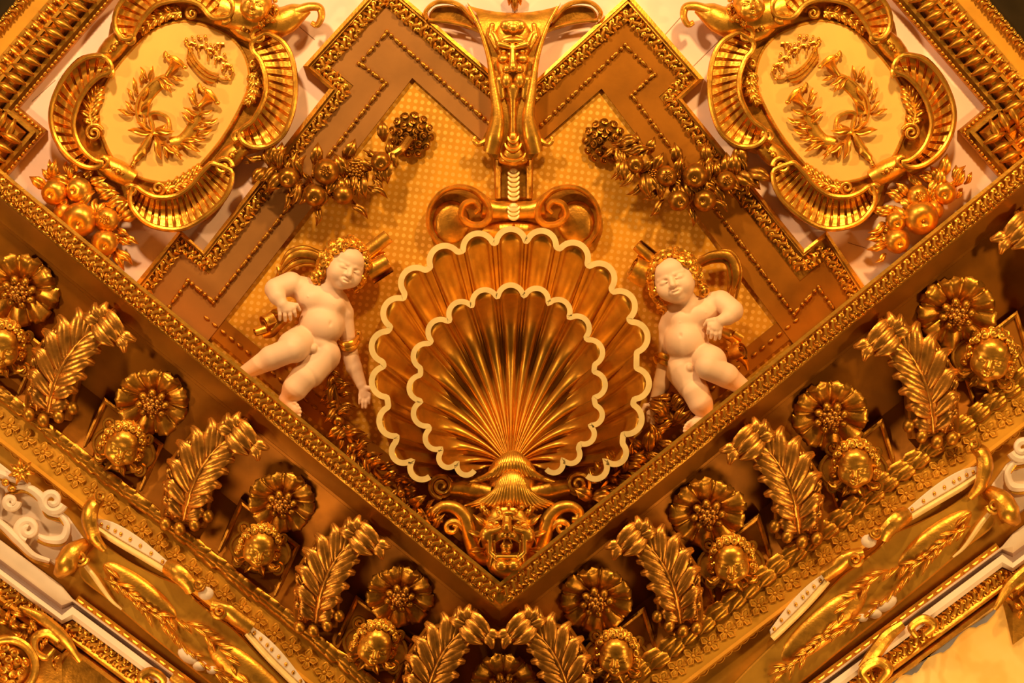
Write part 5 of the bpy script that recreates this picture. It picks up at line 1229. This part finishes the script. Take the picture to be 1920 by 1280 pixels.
    for k, ((x, y), r, a0, tw) in enumerate((((52, 992), 21, 100, 1.5), ((98, 938), 22, 20, 1.4), ((-20, 930), 24, 60, 1.5), ((-70, 900), 20, 0, 1.4), ((20, 940), 12, 0, 1.2))):
        g = MP(tube(spiral((x, y), r, 4, a0, tw, 30, 90, 98), np.linspace(10, 5, 30), 8)); part('scroll', g, CREAM, ar, 'cream scroll')
        g = MP(tube(spiral((x, y), r + 6, 7, a0, tw, 30, 86, 96), np.linspace(4, 3, 30), 6)); part('scroll_edge', g, GOLD, ar)
    for P in ([(-60, 960, 86), (-10, 975, 90), (30, 1010, 92), (60, 1040, 90), (92, 1052, 86)], [(110, 960, 86), (126, 985, 90), (118, 1010, 90), (90, 1012, 88), (70, 1004, 86)], [(10, 920, 86), (44, 912, 90), (74, 930, 92), (88, 958, 90), (118, 968, 86)], [(-40, 870, 86), (10, 892, 90), (56, 910, 88)]):
        Q = np.array(mps(spline(P, 8))); part('stem', tube(Q, np.interp(np.linspace(0, 1, len(Q)), [0, .5, 1], [5, 10, 5]), 8), CREAM, ar)
        Q2 = Q + np.array([0, 9, 2]); part('stem_edge', tube(Q2, 3.4, 6), GOLD, ar)
    gl = G()
    for i in range(7):
        r = math.radians(i * 51 + 10); gl.join(blade([(40, 884, 96), (40 + 12 * math.cos(r), 884 + 12 * math.sin(r), 108), (40 + 25 * math.cos(r), 884 + 25 * math.sin(r), 98)], [2, 7, 1], 5, n=8))
    gl.join(ball((40, 884, 102), (10, 10, 8), 8, 5)).join(ball((22, 916, 96), (9, 7, 8), 8, 5)).join(ball((10, 904, 96), (8, 8, 8), 8, 5))
    part('gilt_blossom', MP(gl), GOLD, ar, 'gilt blossom', sharp=60)
    # gold scrollwork below the cream moulding
    sw = thing('gilt_scrollwork', 'gilded scrolls and leaves under the cream moulding of the %s wall' % SIDE[sd], 'ornament', at, 'gilt scrollwork under the mouldings')
    for k, (P, r) in enumerate((([(40, 1140, 120), (80, 1160, 130), (120, 1196, 130), (150, 1240, 126)], (6, 12, 12, 5)), ([(110, 1200, 128), (88, 1186, 134), (66, 1196, 136), (66, 1220, 136), (86, 1232, 136), (102, 1216, 136)], (9, 9, 9, 8, 7, 4)),
                                ([(280, 1286, 132), (264, 1270, 138), (284, 1258, 138), (306, 1274, 138), (296, 1292, 136)], (7, 9, 9, 8, 5)), ([(322, 1268, 130), (350, 1290, 134), (372, 1318, 134), (400, 1350, 130)], (9, 14, 15, 8)), ([(366, 1376, 132), (350, 1352, 138), (372, 1338, 138), (398, 1356, 138), (386, 1378, 136)], (8, 11, 11, 9, 6)))):
        Q = np.array(mps(spline(P, 8))); part('scroll', tube(Q, np.interp(np.linspace(0, 1, len(Q)), np.linspace(0, 1, len(r)), r), 9), GOLD, sw)
    rg = random.Random(23); lvs = G()
    for i in range(30):
        x = rg.uniform(-30, 110); y = 1098 + .745 * x + rg.uniform(14, 70); r = math.radians(rg.uniform(0, 360)); L = rg.uniform(16, 30)
        lvs.join(blade([(x, y, 118), (x + L * .5 * math.cos(r), y + L * .5 * math.sin(r), 134), (x + L * math.cos(r), y + L * math.sin(r), 122)], [2, 6.5, .8], 5, n=8))
    part('leaves', MP(lvs), GOLD, sw, sharp=60)
    if L_:
        bos = thing('gilt_boss', 'round gilded foliate boss cut by the lower left corner', 'ornament', (20, 1240, 100))
        part('ring', tube(spiral((14, 1250), 52, 52, 0, 1, 40, 140), 9, 10, closed=False), GOLD, bos)
        g = G()
        for i in range(16):
            r = i * 2.4; rad = 9 * math.sqrt(i); g.join(curl((14 + rad * math.cos(r), 1250 + rad * math.sin(r), 140), 10, frame_to((.4 * math.cos(r), .4 * math.sin(r), .9)), r * 57, 1.4, .34)).join(ball((14 + rad * math.cos(r), 1250 + rad * math.sin(r), 134), 9, 8, 5))
        part('foliage', g, GOLD, bos, sharp=60)
        part('dish', ball((14, 1250, 112), (56, 56, 24), 20, 8), BRONZE, bos)
    else:
        fr = part('painted_wall', plate([(1560, 1345), (1640, 1286), (1735, 1236), (1800, 1180), (1925, 1082), (2100, 950), (2300, 1500), (1560, 1600)], 60, 100), FRESCO, w, 'faded yellow fresco', sharp=30)
        P = spline([(1560, 1345), (1640, 1282), (1690, 1262), (1735, 1232), (1790, 1190), (1855, 1146), (1925, 1086), (2100, 956)], 10)
        rg = random.Random(4); nn = len(P)
        top = np.array([(x, y + 4, 102) for x, y in P]); bot = np.array([(x + 2, y + 9 + 6 * math.sin(i * .55) + rg.uniform(-2, 2), 102) for i, (x, y) in enumerate(P)])
        part('painted_border', strips([bot * [1, 1, 0] + [0, 0, 98], bot, top, top * [1, 1, 0] + [0, 0, 98]]), SLATE, w, 'blue grey painted border of the fresco', sharp=30)
